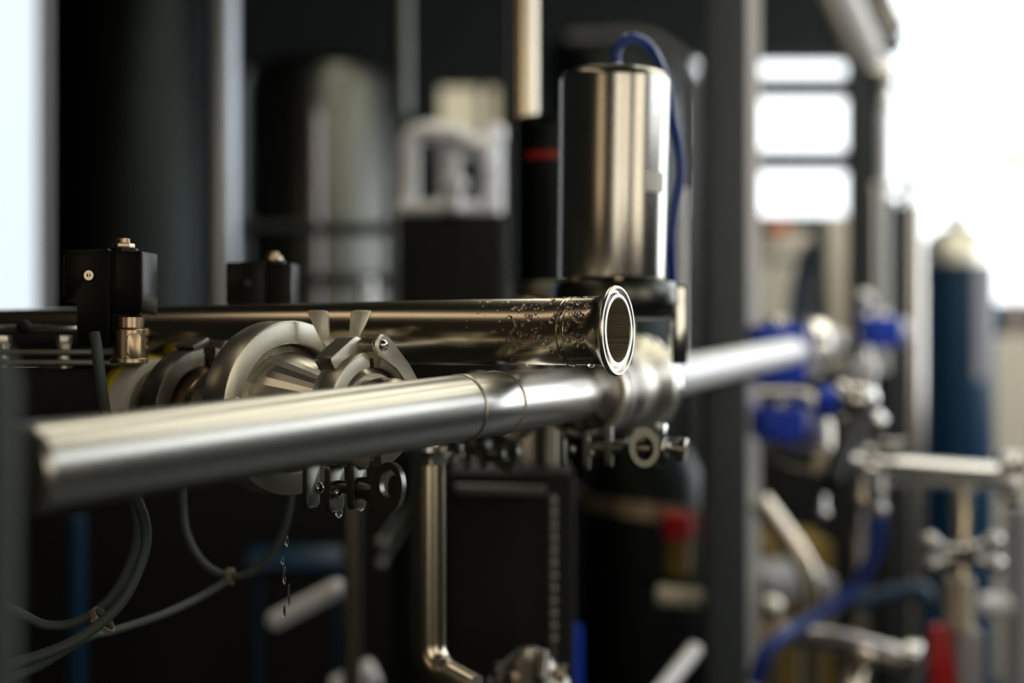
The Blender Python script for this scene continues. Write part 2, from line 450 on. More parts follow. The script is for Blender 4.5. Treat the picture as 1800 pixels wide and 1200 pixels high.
def latch(parent, M, m=LATCH, bolt=0.0, scale=1.0, eye=True, rivets=True):
    """hinge plates, bolt and wing nut in a row along local X, hanging below local y=0 (metres)"""
    s = scale
    def pl(name, x, y0, y1, wz, th, mm=m):
        bm = newbm(); out = rounded([(-wz/2, y0), (wz/2, y0), (wz/2, y1), (-wz/2, y1)], .003*s)
        M2 = M @ Matrix.Translation(Vector((x, 0, 0))) @ Matrix.Rotation(math.pi/2, 4, 'Y')
        prism(bm, M2, out, -th/2, th/2, .0006); return obj(name, bm, mm, parent)
    def riv(x, y, rr):
        bm = newbm(); ball(bm, None, rr, .7, 1, 1, M @ Matrix.Translation(Vector((x, y, .002*s))), 16, 10); return obj('rivet', bm, POLISH, parent)
    pl('hinge_plate', 0, .012*s, -.012*s, .013*s, .0030*s)
    pl('hinge_plate', .0150*s, .012*s, -.0135*s, .015*s, .0035*s)
    if rivets: riv(.0065*s, -.001*s, .0034*s); riv(.0185*s, -.003*s, .0032*s)
    x = .029*s
    pl('lug', x, .014*s, -.0115*s, .014*s, .0045*s)
    bm = newbm(); cyl(bm, M @ Vector((x-.014*s, 0, 0)), M @ Vector((x+.008*s+bolt, 0, 0)), .0036*s+bolt*.08)
    obj('bolt', bm, m, parent)
    bm = newbm(); h0 = x+.003*s+bolt
    lathe(bm, M @ Matrix.Translation(Vector((h0, 0, 0))) @ Matrix.Rotation(math.pi/2, 4, 'Y'), [(0, 0), (.0060*s, 0), (.0062*s, .002*s), (.0052*s, .009*s), (.0045*s, .011*s), (0, .011*s)], 24)
    if eye:
        annulus(bm, M @ Matrix.Translation(Vector((h0+.0190*s, .001*s, .004*s))) @ Matrix.Rotation(-.15, 4, 'Z'), .0096*s, .0142*s, .0050*s, .0074*s, -.0024*s, .0024*s, 32, 0, 0, .0006*s, .0030*s)
        prism(bm, M @ Matrix.Translation(Vector((h0, 0, .003*s))), rounded([(.002*s, .004*s), (.012*s, .010*s), (.012*s, -.011*s), (.016*s, -.0135*s), (.002*s, -.004*s)], .002*s), -.0018*s, .0018*s, .0004)
        annulus(bm, M @ Matrix.Translation(Vector((h0+.0125*s, .0*s, -.011*s))) @ Matrix.Rotation(1.2, 4, 'Y'), .0075*s, .0105*s, .0040*s, .0065*s, -.0018*s, .0018*s)
    obj('wing_nut', bm, m, parent)

def clamp(c, axis, R, Ri, wd, label, m=CAST, gap=5, group=None, split=90):
    M = frame(c, axis)
    t = thing('pipe_clamp', label, 'clamp', c, group)
    for a in (split+gap, split-180+gap):
        bm = newbm(); lathe(bm, M, ringprof(R, Ri, wd), 40, math.radians(a), math.radians(a+180-2*gap), closed=True)
        obj('clamp_half', bm, m, t, 30)
    return t, M

BD = Vector((.75, -.66, 0)).normalized()
C1 = P(352, 722, .925); C2 = P(497, 716, .878); C3 = P(640, 720, .833)
# ring 1 (left) 2in clamp
c1, M1 = clamp(C1, BD, .0415, .030, .020, 'smaller dark clamp ring right of the white threaded collar', CASTD, 7)
bm = newbm()
prism(bm, M1 @ Matrix.Translation(Vector((0, .0415, 0))), rounded([(-.009, -.003), (.001, .0035), (-.001, .0065), (-.014, .0005)], .002), -.010, .010, .0006)
obj('hinge_lug', bm, CASTD, c1)
bm = newbm()
prism(bm, M1 @ Matrix.Translation(Vector((0.004, .0415, 0))), rounded([(.000, -.008), (.009, .0045), (.013, .0035), (.007, -.009)], .002), -.010, .010, .0006)
obj('hinge_lug', bm, CASTD, c1)
# ring 2 (big) 3in clamp
c2, M2 = clamp(C2, BD, .0535, .0395, .022, 'largest clamp ring, around the wide end of the cone reducer', CAST, 4, None, 25)
bm = newbm()     # little tab where the ring face meets the pipe, lower left
prism(bm, M2 @ Matrix.Translation(Vector((-.046, .006, .0105))), rounded([(-.012, -.014), (-.013, -.001), (.002, .003), (.006, -.004), (-.002, -.014)], .003), -.003, .003, .0007)
obj('lock_tab', bm, CAST, c2)
bm = newbm(); ball(bm, None, .003, 1, 1, .8, M2 @ Matrix.Translation(Vector((-.053, -.001, .0145)))); obj('rivet', bm, POLISH, c2)
# ring 3
c3, M3 = clamp(C3, BD, .0345, .0250, .019, 'clamp with two upright wing tabs, beside the narrow end of the cone', CAST, 9)
h = .0095
# hinge: band tongue of left half, roller and link plate of right half, rivet
bm = newbm()
prism(bm, M3, rounded([(-.0230, .0215), (-.0290, .0300), (-.0090, .0435), (-.0015, .0405), (-.0050, .0330)], .003), -h-.002, h*.30, .0006)
obj('hinge_tongue', bm, CAST, c3)
bm = newbm(); cyl(bm, M3 @ Vector((-.0020, .0385, -h)), M3 @ Vector((-.0020, .0385, h+.004)), .0040); obj('hinge_pin', bm, CASTD, c3)
bm = newbm(); prism(bm, M3, rounded([(-.0065, .0385), (-.002, .0445), (.004, .0435), (.0215, .0270), (.0330, .0115), (.0235, .0110), (.0120, .0240), (-.0035, .0325)], .002), h+.0035, h+.0062, .0006)
obj('hinge_link', bm, CAST, c3)
bm = newbm(); ball(bm, None, .0036, 1, 1, .8, M3 @ Matrix.Translation(Vector((.0005, .0378, h+.0062)))); obj('rivet', bm, POLISH, c3)
# wing nut on an upright stud behind the hinge
WN = P(597, 625, .872); MW = frame(WN, (0, -1, 0))   # local X = image right, Y = up
k = .872/FPX
for s in (-1, 1):
    pts = [(s*41*k*1.42, 80*k), (s*20*k, 80*k), (s*17*k, 30*k), (s*10*k, 8*k), (s*26*k, 14*k), (s*32*k, 26*k)]
    bm = newbm(); prism(bm, MW, rounded(pts, .0028), -.0018, .0018, .0006)
    obj('wing', bm, CAST, c3)
bm = newbm(); cyl(bm, MW @ Vector((0, -.012, 0)), MW @ Vector((0, .006, 0)), .0062)
cyl(bm, MW @ Vector((0, -.02, 0)), MW @ Vector((0, -.010, 0)), .004); obj('nut_hub', bm, CASTD, c3)
latch(c3, frame(P(547, 853, .835), Vector((-.45, -1, 0))), LATCH, 0, 1.06)

# the reducer and the line it sits on
def spool(name, label, prof_list, base, cat='pipe fitting'):
    t = thing(name, label, cat, base)
    for nm, c, prof, m, sg in prof_list:
        bm = newbm(); lathe(bm, frame(c, BD), prof, sg); obj(nm, bm, m, t, 7 if nm == 'cone' else 35)
    return t
d23 = (C3-C2).length
spool('cone_reducer', 'bright cone reducer narrowing from the largest clamp ring', [
    ('cone', C2, [(0, .001), (.0385, .001), (.0385, .004), (.0365, .0055), (.0345, .008), (.0335, .0105), (.0195, .053), (.0195, d23-.001), (0, d23-.001)], SATIN, 38)], C2)
spool('pipe_stub', 'short capped pipe stub leaving the winged clamp behind the main pipe', [
    ('ferrule', C3, [(0, .001), (.0245, .001), (.0245, .004), (.0215, .009), (0, .009)], CAST, 48),
    ('pipe_wall', C3, [(0, .008), (.0190, .008), (.0190, .026), (.0175, .030), (.012, .033), (0, .034)], STEELW, 48)], C3)
d12 = (C2-C1).length
spool('pipe_coupling', 'dark pipe coupling between the two left clamp rings', [
    ('ferrule', C1, [(0, .001), (.0290, .001), (.0290, .006), (.0265, .012), (.0255, .016), (0, .016)], BRASS, 48),
    ('sleeve', C1, [(0, .015), (.0245, .015), (.0245, .024), (.030, .028), (.034, .036), (.036, d12-.013), (.0385, d12-.006), (.0385, d12), (0, d12)], CASTD, 48),
    ('bead', C1, [(.0240, .0185), (.0275, .0190), (.0280, .0205), (.0275, .022), (.0240, .0225)], BRASS, 48)], C1)
# white threaded collar with yellow gasket, left end
C0 = C1-BD*.047
t0 = thing('threaded_collar', 'white ribbed collar with a yellow gasket left of the smaller clamp', 'pipe fitting', C0-BD*.03)
bm = newbm(); pr = [(0, 0)]
for i in range(5): pr += [(.0300, .0020+i*.0040), (.0332, .0024+i*.0040), (.0335, .0038+i*.0040), (.0332, .0052+i*.0040), (.0300, .0056+i*.0040)]
pr = [(0, .002)]+pr[1:]+[(0, .0225)]
lathe(bm, frame(C0-BD*.012, BD), pr, 64); obj('ribbed_ring', bm, WHITEP, t0)
bm = newbm(); lathe(bm, frame(C0-BD*.012, BD), [(0, -.007), (.0350, -.007), (.0358, -.006), (.0358, .0012), (.0345, .0020), (0, .0022)], 64); obj('gasket', bm, YELLOWP, t0)
bm = newbm(); lathe(bm, frame(C0-BD*.012, BD), [(0, .022), (.0290, .022), (.0290, .050), (0, .050)], 64); obj('pipe_neck', bm, CASTD, t0)

# ------------------------------------------------------------------ left valve body, flange bolts
VD = .93
vb = thing('solenoid_valve', 'dark bronze valve block under the left solenoid coil', 'valve', P(130, 720, VD))
MV = frame(P(130, 660, VD+.02), (0.12, -1, 0))
def vx(px): return (px-130)*VD/FPX
def vy(py): return (660-py)*VD/FPX
bm = newbm(); box(bm, MV, vx(72), vy(702), -.02, vx(182)-vx(-40), .043, .07, .004); obj('lower_block', bm, BLACKM, vb)
bm = newbm(); box(bm, MV, vx(214), vy(668), -.046, vx(252)-vx(182), .034, .06, .006); obj('outlet_boss', bm, BRASS, vb)
bm = newbm(); box(bm, MV, vx(100), vy(636), -.012, vx(250)-vx(-60), .0042, .062, .0012); obj('flange_plate', bm, LATCH, vb)
bm = newbm(); box(bm, MV, vx(108), vy(618), -.012, vx(245)-vx(-60), .0040, .058, .0012); obj('flange_plate', bm, LATCH, vb)
bm = newbm(); box(bm, MV, vx(60), vy(592), -.018, vx(150)-vx(-60), .0105, .05, .003); obj('bonnet_cover', bm, BLACKM, vb)
bm = newbm(); box(bm, MV, vx(70), vy(574), -.028, vx(150)-vx(-60), .0035, .03, .0012); obj('bonnet_rim', bm, POLISH, vb)
bm = newbm(); ball(bm, MV @ Vector((vx(46), vy(574), .004)), .0052); obj('cap_screw', bm, BLACKM, vb)
bm = newbm(); box(bm, MV, vx(108), vy(663), .006, vx(134)-vx(82), .016, .012, .0012); obj('side_port', bm, CASTD, vb)
def flange_bolt(px, py, m=STEEL):
    b = MV @ Vector((vx(px), vy(py), .008)); u = Vector((0, 0, 1)); s = VD/FPX
    bm = newbm(); hexnut(bm, b+u*0, b+u*15*s, 14*s)
    cyl(bm, b-u*4*s, b-u*0*s, 13*s); cyl(bm, b-u*9*s, b-u*5*s, 12*s); cyl(bm, b-u*30*s, b+u*2*s, 9*s)
    cyl(bm, b-u*29*s, b-u*16*s, 15*s); cyl(bm, b-u*50*s, b-u*34*s, 14*s)
    obj('flange_bolt', bm, m, vb)
flange_bolt(13, 603, CAST); flange_bolt(117, 603, CAST)
bm = newbm(); b = MV @ Vector((vx(248), vy(607), .004))
for k_ in range(4): cyl(bm, b+Vector((0, 0, -.0105+k_*.0058)), b+Vector((0, 0, -.006+k_*.0058)), .0048+.0008*(k_ % 2))
obj('side_nut', bm, BRASS, vb)

# ------------------------------------------------------------------ solenoid coils
def solenoid(px, py, dd, s, yaw, label, stem, group='black solenoid coils'):
    """px,py = centre of the connector screw; s = scale"""
    c = P(px, py, dd)
    M = frame(c, Vector((math.sin(yaw), -math.cos(yaw), 0)))      # X right, Y up, Z to viewer
    t = thing('solenoid_coil', label, 'valve coil', M @ Vector((.016*s, -.032*s, -.015*s)), group)
    bm = newbm(); box(bm, M, .0135*s, -.004*s, -.019*s, .034*s, .038*s, .028*s, .0022*s)
    box(bm, M, .010*s, -.032*s, -.020*s, .024*s, .022*s, .026*s, .002*s); obj('coil_housing', bm, BLACKP, t)
    bm = newbm(); prism(bm, M, rounded([(-.0165*s, .0150*s), (.0120*s, .0160*s), (.0120*s, -.0430*s), (-.0080*s, -.0430*s), (-.0080*s, -.0155*s), (-.0165*s, -.0155*s)], .002*s), -.016*s, 0, .0012*s)
    cn = obj('connector', bm, BLACKP, t)
    bm = newbm(); cyl(bm, M @ Vector((0, 0, -.001)), M @ Vector((0, 0, .0010*s)), .0038*s, .0002)
    obj('washer', bm, BLACKM, cn)
    bm = newbm(); annulus(bm, M, .0030*s, .0030*s, .0012*s, .0012*s, 0, .0019*s, 24); box(bm, M, 0, 0, .0012*s, .0008*s, .005*s, .0009*s)
    obj('connector_screw', bm, POLISH, cn)
    tp = M @ Vector((.0145*s, .015*s, -.016*s)); u = Vector((0, 0, 1))
    bm = newbm(); cyl(bm, tp-u*.001, tp+u*.0022*s, .009*s); obj('top_collar', bm, BLACKP, t)
    bm = newbm(); hexnut(bm, tp+u*.0022*s, tp+u*.0052*s, .0068*s); cyl(bm, tp+u*.005*s, tp+u*.0082*s, .0040*s); obj('top_nut', bm, BRASS, t)
    if stem:
        bs = M @ Vector((.0205*s, -.028*s, -.010*s))
        bm = newbm(); cyl(bm, bs-u*.022*s, bs-u*.004*s, .0095*s, .0006); cyl(bm, bs-u*.004*s, bs+u*.004*s, .0082*s); cyl(bm, bs-u*.0245*s, bs-u*.0215*s, .0112*s)
        st = obj('stem', bm, BRASS, t)
        bm = newbm(); Mt = frame(bs+Vector((.0050, -.0086, -.0215*s)), Vector((.45, -1, 0)))
        prism(bm, Mt, rounded([(-.0040*s, 0), (.0040*s, 0), (.0040*s, .0150*s), (-.0040*s, .0150*s)], .0036*s, 6), -.003, .0016, .0004); obj('raised_tab', bm, BRASS, st)
    return t, M
s1, MS1 = solenoid(158, 484, .85, 1.0, -.10, 'nearest black solenoid coil, at far left with steel screw', True)
s2, MS2 = solenoid(437, 498, 1.02, 1.0, -.05, 'second black solenoid coil, behind the largest clamp ring', False)
bm = newbm(); bb = MS2 @ Vector((.014, -.062, -.02)); cyl(bm, bb, bb+Vector((0, 0, .03)), .011); obj('stem', bm, CASTD, s2)

# ------------------------------------------------------------------ cables
def cable(pts, rr, label, m=CABLE, cat='cable', name='cable'):
    bm = newbm(); tube(bm, smooth_path([P(*q) for q in pts], 12), rr, 16)
    return single(name, bm, m, label, cat)
cable([(166, 585, .842), (170, 610, .84), (176, 660, .84), (186, 730, .845), (205, 800, .86), (236, 868, .88), (255, 920, .89), (252, 975, .89), (215, 1055, .88), (150, 1115, .87), (70, 1152, .86), (-20, 1176, .85)], .0034, 'grey cable from the left coil, outer loop under the main pipe')
cable([(190, 760, .90), (222, 850, .905), (240, 905, .905), (238, 960, .905), (215, 1020, .90), (180, 1065, .895), (130, 1095, .89), (80, 1098, .885), (40, 1080, .88), (-20, 1050, .87)], .0030, 'grey cable, inner loop that levels out at lower left')
cable([(318, 800, 1.0), (320, 880, 1.0), (328, 940, 1.0), (358, 990, 1.0), (400, 1012, 1.0), (445, 1004, 1.0), (485, 960, 1.0), (506, 905, 1.0), (512, 840, 1.0), (510, 790, 1.0)], .0028, 'thin grey cable hanging in a U below the largest clamp')
cable([(404, 1018, .998), (350, 1050, .98), (280, 1082, .95), (200, 1108, .92), (150, 1122, .90), (60, 1175, .89), (-20, 1200, .88)], .0027, 'thin dark cable slanting between the two cable ties')
def tie(px, py, dd, rr, axis, label):
    bm = newbm(); c = P(px, py, dd); M = frame(c, axis)
    lathe(bm, M, [(rr, -.0016), (rr+.001, -.0016), (rr+.001, .0016), (rr, .0016)], 24, closed=True)
    box(bm, M, rr+.001, .002, 0, .004, .005, .0045, .0005)
    single('cable_tie', bm, TIE, label, 'cable tie')
tie(180, 1090, .884, .0085, Vector((-.7, 0, -.55)), 'larger cable tie, holding the cables at lower left')
tie(404, 1013, 1.0, .0050, Vector((1, 0, .1)), 'small cable tie at the bottom of the U shaped cable')
# falling drips
bm = newbm()
for px, py, dd, rr, el in ((500, 1010, .85, .0010, 6), (508, 1045, .85, .0008, 9), (497, 985, .85, .0009, 3), (504, 950, .85, .0010, 4), (596, 902, .832, .0022, 1.3), (635, 891, .832, .0018, 1.4), (690, 883, .832, .0014, 1.2), (500, 1075, .85, .0008, 5)):
    t_ = bmesh.new(); bmesh.ops.create_uvsphere(t_, u_segments=12, v_segments=8, radius=rr)
    for q in t_.verts: q.co.z *= el
    merge(bm, t_, Matrix.Translation(P(px, py, dd)))
single('dripping_water', bm, WATER, 'clear drips falling from the hinge plates below the main pipe', 'water drops', kind='stuff')

# ------------------------------------------------------------------ drain pipe under the middle of the main pipe, with its own clamp
dp = thing('drop_pipe', 'vertical steel pipe dropping from behind the main pipe', 'pipe', P(752, 1185, 1.0))
rp = .0125
bm = newbm(); tube(bm, bend_path([P(845, 735, 1.02), P(752, 742, 1.0), P(752, 1172, 1.0), P(830, 1215, .98)], .030), rp, 40); obj('pipe_wall', bm, STEELW, dp)
bm = newbm(); lathe(bm, frame(P(752, 800, 1.0), (0, 0, 1)), [(0, -.006), (rp+.001, -.006), (rp+.004, -.002), (rp+.013, .004), (rp+.013, .008), (0, .008)], 40); obj('collar', bm, POLISH, dp)
cd = thing('pipe_clamp', 'small clamp hanging under the main pipe beside the vertical pipe', 'clamp', P(850, 722, 1.1))
for a in (96, -84):
    bm = newbm(); lathe(bm, frame(P(850, 722, 1.1), (.5, -.8, 0)), ringprof(.030, .021, .016), 36, math.radians(a), math.radians(a+168), closed=True); obj('clamp_half', bm, CASTD, cd)
latch(cd, frame(P(800, 797, 1.1), (-.45, -1, 0)), LATCH, 0, .92)
bm = newbm(); cyl(bm, P(850, 722, 1.1)-Vector((.5, -.8, 0))*.05, P(850, 722, 1.1)+Vector((.5, -.8, 0))*.05, .0215)
single('pipe_stub', bm, CASTD, 'short dark pipe stub held in the small clamp', 'pipe')

# ------------------------------------------------------------------ right-hand valve under the actuator
VA = LC; VB = P(1108, 676, 1.20); vd = (VB-VA).normalized(); vl = (VB-VA).length
rv = thing('butterfly_valve', 'round steel valve between the main pipe and the far pipe', 'valve', (VA+VB)/2-Vector((0, 0, .04)))
def rl(name, z0, prof, m, seg=56):
    bm = newbm(); lathe(bm, frame(VA+vd*z0, vd), prof, seg); obj(name, bm, m, rv)
rl('end_ferrule', 0, [(0, 0), (r, 0), (r+.001, .004), (.0275, .012), (.0285, .013), (.0285, .018), (0, .018)], CASTD)
rl('valve_ring', .018, [(0, 0), (.0285, 0), (.033, .006), (.0345, .010), (.0345, .028), (.031, .034), (.031, .05), (.034, .055), (.034, .075), (0, .075)], CASTD)
rl('far_flange', .093, [(0, 0), (.031, 0), (.031, vl-.093-.03), (.0395, vl-.093-.018), (.0415, vl-.093-.014), (.0415, vl-.093), (0, vl-.093)], CAST)
rl('far_ring', vl, [(0, -.002), (.0425, -.001), (.0435, .002), (.0435, .014), (.0415, .017), (.028, .017), (.026, .030), (0, .030)], POLISH)
cr = thing('pipe_clamp', 'clamp with long bolt and looped wing nut under the round valve', 'clamp', VA+vd*.02)
for a in (97, -83):
    bm = newbm(); lathe(bm, frame(VA+vd*.022, vd), ringprof(.0335, .0287, .013), 36, math.radians(a), math.radians(a+166), closed=True); obj('clamp_half', bm, CAST, cr)
latch(cr, frame(P(990, 786, 1.04), (-.15, -1, 0)), LATCH, .016, 1.15, False)
bm = newbm(); Mq = frame(P(1128, 786, 1.02), (.25, -1, .1)); annulus(bm, Mq, S(28, 1.02), S(35, 1.02), S(17, 1.02), S(21, 1.02), -.006, .006, 32, 0, 0, 0, -.001); obj('wing', bm, LATCH, cr)
# bolt head beyond the wing nut
bm = newbm(); cyl(bm, P(1165, 783, 1.05), P(1203, 790, 1.045), .0052); cyl(bm, P(1190, 788, 1.045), P(1207, 791, 1.043), .0085); obj('bolt_head', bm, POLISH, cr)
bm = newbm(); Mw = frame(P(1162, 785, 1.035), (.80, -.60, 0)); prism(bm, Mw, rounded([(-.006, .017), (.006, .017), (.006, -.016), (-.006, -.016)], .004), -.0022, .0022, .0008); obj('wing', bm, POLISH, cr)

# actuator
AD = 1.08
ac = thing('pneumatic_actuator', 'large brushed steel actuator cylinder above the open pipe end', 'actuator', P(1078, 500, AD))
A0 = P(1074, 493, AD); A1 = P(1080, 134, AD); R0 = S(93.5, AD)
bm = newbm(); hA = (A1-A0).length
lathe(bm, frame(A0, A1-A0), [(0, 0), (R0-.004, 0), (R0-.0005, .001), (R0, .003), (R0*1.01, hA*.5), (R0*1.03, hA-.006), (R0*1.025, hA-.003), (R0*1.00, hA-.0005), (R0*.97, hA+.001), (0, hA+.001)], 96)
cy = obj('cylinder_shell', bm, STEEL, ac)
bm = newbm(); lathe(bm, frame(A1+Vector((0, 0, 0)), A1-A0), [(0, 0), (R0*.90, .000), (R0*.88, .0025), (0, .004)], 64); obj('top_cap', bm, CAST, ac)
bm = newbm(); cyl(bm, P(1083, 134, AD), P(1083, 112, AD), .0048); hexnut(bm, P(1083, 127, AD), P(1083, 118, AD), .0058); obj('air_fitting', bm, POLISH, ac)
# label wraps the shell
bm = newbm(); Ml = frame(A0, A1-A0); zc = hA*(493-325)/359; uv = bm.loops.layers.uv.active
# angle so that the label sits right of centre facing the viewer
xdir = (Ml.to_3x3().inverted() @ Vector((0, -1, 0))); base = math.atan2(xdir.y, xdir.x)
xr = (Ml.to_3x3().inverted() @ Vector((1, 0, 0))); sgn = 1 if math.atan2(xr.y, xr.x)-base > 0 and math.atan2(xr.y, xr.x)-base < math.pi or math.atan2(xr.y, xr.x)-base < -math.pi else -1
a0, a1 = base+sgn*math.radians(30), base+sgn*math.radians(64)
lathe(bm, Ml, [(R0*1.015, zc-.0075), (R0*1.021, zc-.0075), (R0*1.021, zc+.0075), (R0*1.015, zc+.0075)], 16, min(a0, a1), max(a0, a1), closed=True)
obj('paper_label', bm, LABEL, ac)['label'] = 'small white paper label'
bm = newbm(); lathe(bm, frame(P(1080, 560, AD), (0, 0, 1)), [(0, 0), (S(92, AD), 0), (S(106, AD), .005), (S(112, AD), .010), (S(112, AD), .022), (S(106, AD), .0275), (0, .0275)], 72)
obj('base_collar', bm, TANK, ac)
for a in range(6):
    q = P(1080, 500, AD)+Vector((math.cos(a*1.047+.5), math.sin(a*1.047+.5), 0))*S(84, AD); bm = newbm(); hexnut(bm, q-Vector((0, 0, .004)), q+Vector((0, 0, .004)), .005); obj('base_bolt', bm, BRASS, ac)
bm = newbm(); cyl(bm, P(1080, 562, AD), P(1080, 640, AD+.0), .015); obj('stem', bm, CASTD, ac)
bm = newbm(); wbox(bm, P(1178, 0, AD).x, P(1206, 0, AD).x, AD-.01, AD+.01, P(0, 640, AD).z, P(0, 500, AD).z, .003); obj('side_bracket', bm, POLISH, ac)
cable([(1083, 112, AD), (1083, 92, AD), (1095, 72, AD), (1118, 68, AD+.005), (1145, 86, AD+.02), (1165, 130, AD+.05), (1180, 200, AD+.055), (1193, 260, AD+.06), (1196, 310, AD+.06), (1186, 370, AD+.06), (1180, 440, AD+.06), (1184, 520, AD+.07)], .0042, 'blue air hose looping out of the large actuator top', BLUEH, 'hose', 'air_hose')
# slim bright conduit behind the actuator's right side
bm = newbm(); cyl(bm, P(1199, 330, 1.4), P(1199, 640, 1.4), S(9, 1.4)); single('conduit', bm, WHITEPIPE, 'slim bright conduit right of the large actuator', 'pipe')

# second actuator behind
A2 = 1.42
a2 = thing('pneumatic_actuator', 'narrower dark actuator with a red mark, left behind the large one', 'actuator', P(962, 505, A2))
rr = S(58, A2)
bm = newbm(); cyl(bm, P(963, 500, A2), P(963, 228, A2), rr, .002, 64); obj('cylinder_shell', bm, TANKD, a2)
bm = newbm(); lathe(bm, frame(P(963, 230, A2), (0, 0, 1)), [(0, 0), (rr*1.02, 0), (rr*1.02, .006), (rr*.9, .0125), (0, .0135)], 64); obj('top_cap', bm, BLACKP, a2)
bm = newbm(); cyl(bm, P(963, 272, A2), P(963, 262, A2), rr*1.015, .0005, 64); obj('black_band', bm, BLACKP, a2)
bm = newbm(); lathe(bm, frame(P(963, 285, A2), (0, 0, 1)), [(rr*1.0, 0), (rr*1.02, 0), (rr*1.02, .007), (rr*1.0, .007)], 24, math.radians(50), math.radians(108), closed=True); obj('red_mark', bm, REDP, a2)
bm = newbm(); cyl(bm, P(963, 525, A2), P(963, 498, A2), rr*1.15); cyl(bm, (P(963, 0, A2).x, A2, 1.077), P(963, 520, A2), rr*.4); obj('base_collar', bm, CASTD, a2)

# steel post left of it, floor to ceiling
PD = 1.55
bm = newbm(); x = P(919, 0, PD).x; cyl(bm, (x, PD, 0), (x, PD, ZC), S(27, PD), .001, 48)
single('steel_post', bm, STEELW, 'round warm-toned steel post rising left of the actuators', 'post')

# foreground dark post at the left edge
bm = newbm(); c = P(0, 600, .42)
lathe(bm, frame(Vector((P(-22, 0, .42).x, .42, 0)), (0, 0, 1)), [(0, 0), (.0085, 0), (.0085, c.z-.012), (.007, c.z-.006), (.004, c.z-.002), (0, c.z)], 32)
single('marker_pole', bm, GREENP, 'blurred dark green pole at the very left edge in front', 'pole')

# big square column right of centre
CD = 1.85; cx0, cx1 = P(1243, 0, CD).x, P(1314, 0, CD).x; wcol = cx1-cx0
t = thing('square_column', 'grey square steel column standing right of the actuators', 'column', ((cx0+cx1)/2, CD, 0))
bm = newbm(); wbox(bm, cx0, cx1, CD, CD+wcol*1.3, .012, ZC, .003); obj('shaft', bm, COLM, t)
bm = newbm(); wbox(bm, cx0-.04, cx1+.04, CD-.04, CD+wcol+.04, 0, .012, .002); obj('base_plate', bm, COLM, t)
# pale square post directly behind it (bright right edge)
bm = newbm(); q = 2.35; wbox(bm, P(1290, 0, q).x, P(1336, 0, q).x, q, q+.05, 0, ZC, .003)
single('square_post', bm, WHITEPIPE, 'slim bright post just behind the grey square column', 'post')

# ------------------------------------------------------------------ far pipe continuing from the valve, with blue actuators
FA = VB+vd*.030; FB = P(1392, 617, 1.98)
fp = thing('far_pipe', 'bright steel pipe running from the round valve to the blue block', 'pipe', FA)
bm = newbm(); tube(bm, [FA+(FB-FA)*(i/8) for i in range(9)], r, 40); obj('pipe_wall', bm, WHITEPIPE, fp)
bm = newbm(); lathe(bm, frame(FA, FB-FA), [(r-.001, 0), (.028, 0), (.028, .004), (r, .010)], 40, cap=False); obj('ferrule', bm, POLISH, fp)

def blue_block(x0, x1, y0, y1, dd, th, label, body=True):
    t = thing('blue_valve_actuator', label, 'actuator', P((x0+x1)/2, y1, dd), 'blue valve actuators')
    bm = newbm(); a, b = P(x0, y1, dd), P(x1, y0, dd); wbox(bm, a.x, b.x, dd, dd+th, a.z, b.z, .006); obj('housing', bm, BLUEP, t)
    bm = newbm(); zc_ = (a.z+b.z)/2; cyl(bm, (b.x, dd+th/2, zc_), (b.x+.02, dd+th/2, zc_), (b.z-a.z)*.44); obj('end_cap', bm, WHITEPIPE, t)
    bm = newbm(); cyl(bm, ((a.x+b.x)/2, dd+th/2, b.z-.001), ((a.x+b.x)/2, dd+th/2, b.z+.012), .016); obj('position_knob', bm, POLISH, t)
    return t
blue_block(1332, 1418, 570, 676, 2.05, .10, 'upper blue block at the end of the far pipe')
blue_block(1336, 1418, 718, 772, 2.1, .10, 'lower blue block beneath the far pipe')
blue_block(1528, 1586, 556, 610, 2.6, .09, 'distant blue block left of the gas cylinder')

def stand(name, label, cat, pts, rr, m, bend=.04, seg=24, group=None):
    bm = newbm(); tube(bm, bend_path([P(*p) for p in pts], bend), rr, seg)
    return single(name, bm, m, label, cat, group)

# white body + bulb beside upper blue block
t = thing('ball_valve', 'bright steel ball valve body right of the upper blue block', 'valve', P(1440, 650, 2.1))
bm = newbm(); cyl(bm, P(1420, 610, 2.1), P(1450, 610, 2.1), S(50, 2.1)); obj('body', bm, POLISH, t)
bm = newbm(); cyl(bm, P(1448, 606, 2.1), P(1482, 602, 2.1), S(26, 2.1)); obj('port', bm, WHITEPIPE, t)
bm = newbm(); cyl(bm, P(1434, 590, 2.1), P(1434, 562, 2.1), S(12, 2.1)); obj('stem', bm, POLISH, t)

t = thing('ball_valve', 'bright rounded valve above the dark lever, right of the blue blocks', 'valve', P(1500, 740, 1.9))
bm = newbm(); ball(bm, P(1500, 702, 1.9), S(38, 1.9), 1.15, 1, 1, None, 28, 18); obj('body', bm, POLISH, t)
bm = newbm(); cyl(bm, P(1462, 706, 1.9), P(1440, 708, 1.9), S(30, 1.9)); obj('port', bm, BLUEP, t)
bm = newbm(); cyl(bm, P(1520, 680, 1.9), P(1520, 630, 1.9), S(20, 1.9)); cyl(bm, P(1520, 655, 1.9), P(1520, 645, 1.9), S(27, 1.9)); obj('stem', bm, WHITEPIPE, t)
bm = newbm(); cyl(bm, P(1530, 730, 1.9), P(1548, 748, 1.9), S(18, 1.9)); obj('drain_port', bm, POLISH, t)
bm = newbm(); tube(bm, [P(1515, 735, 1.87), P(1495, 760, 1.85), P(1472, 810, 1.82), P(1462, 850, 1.8)], S(16, 1.85), 16); obj('lever', bm, BLACKP, t)
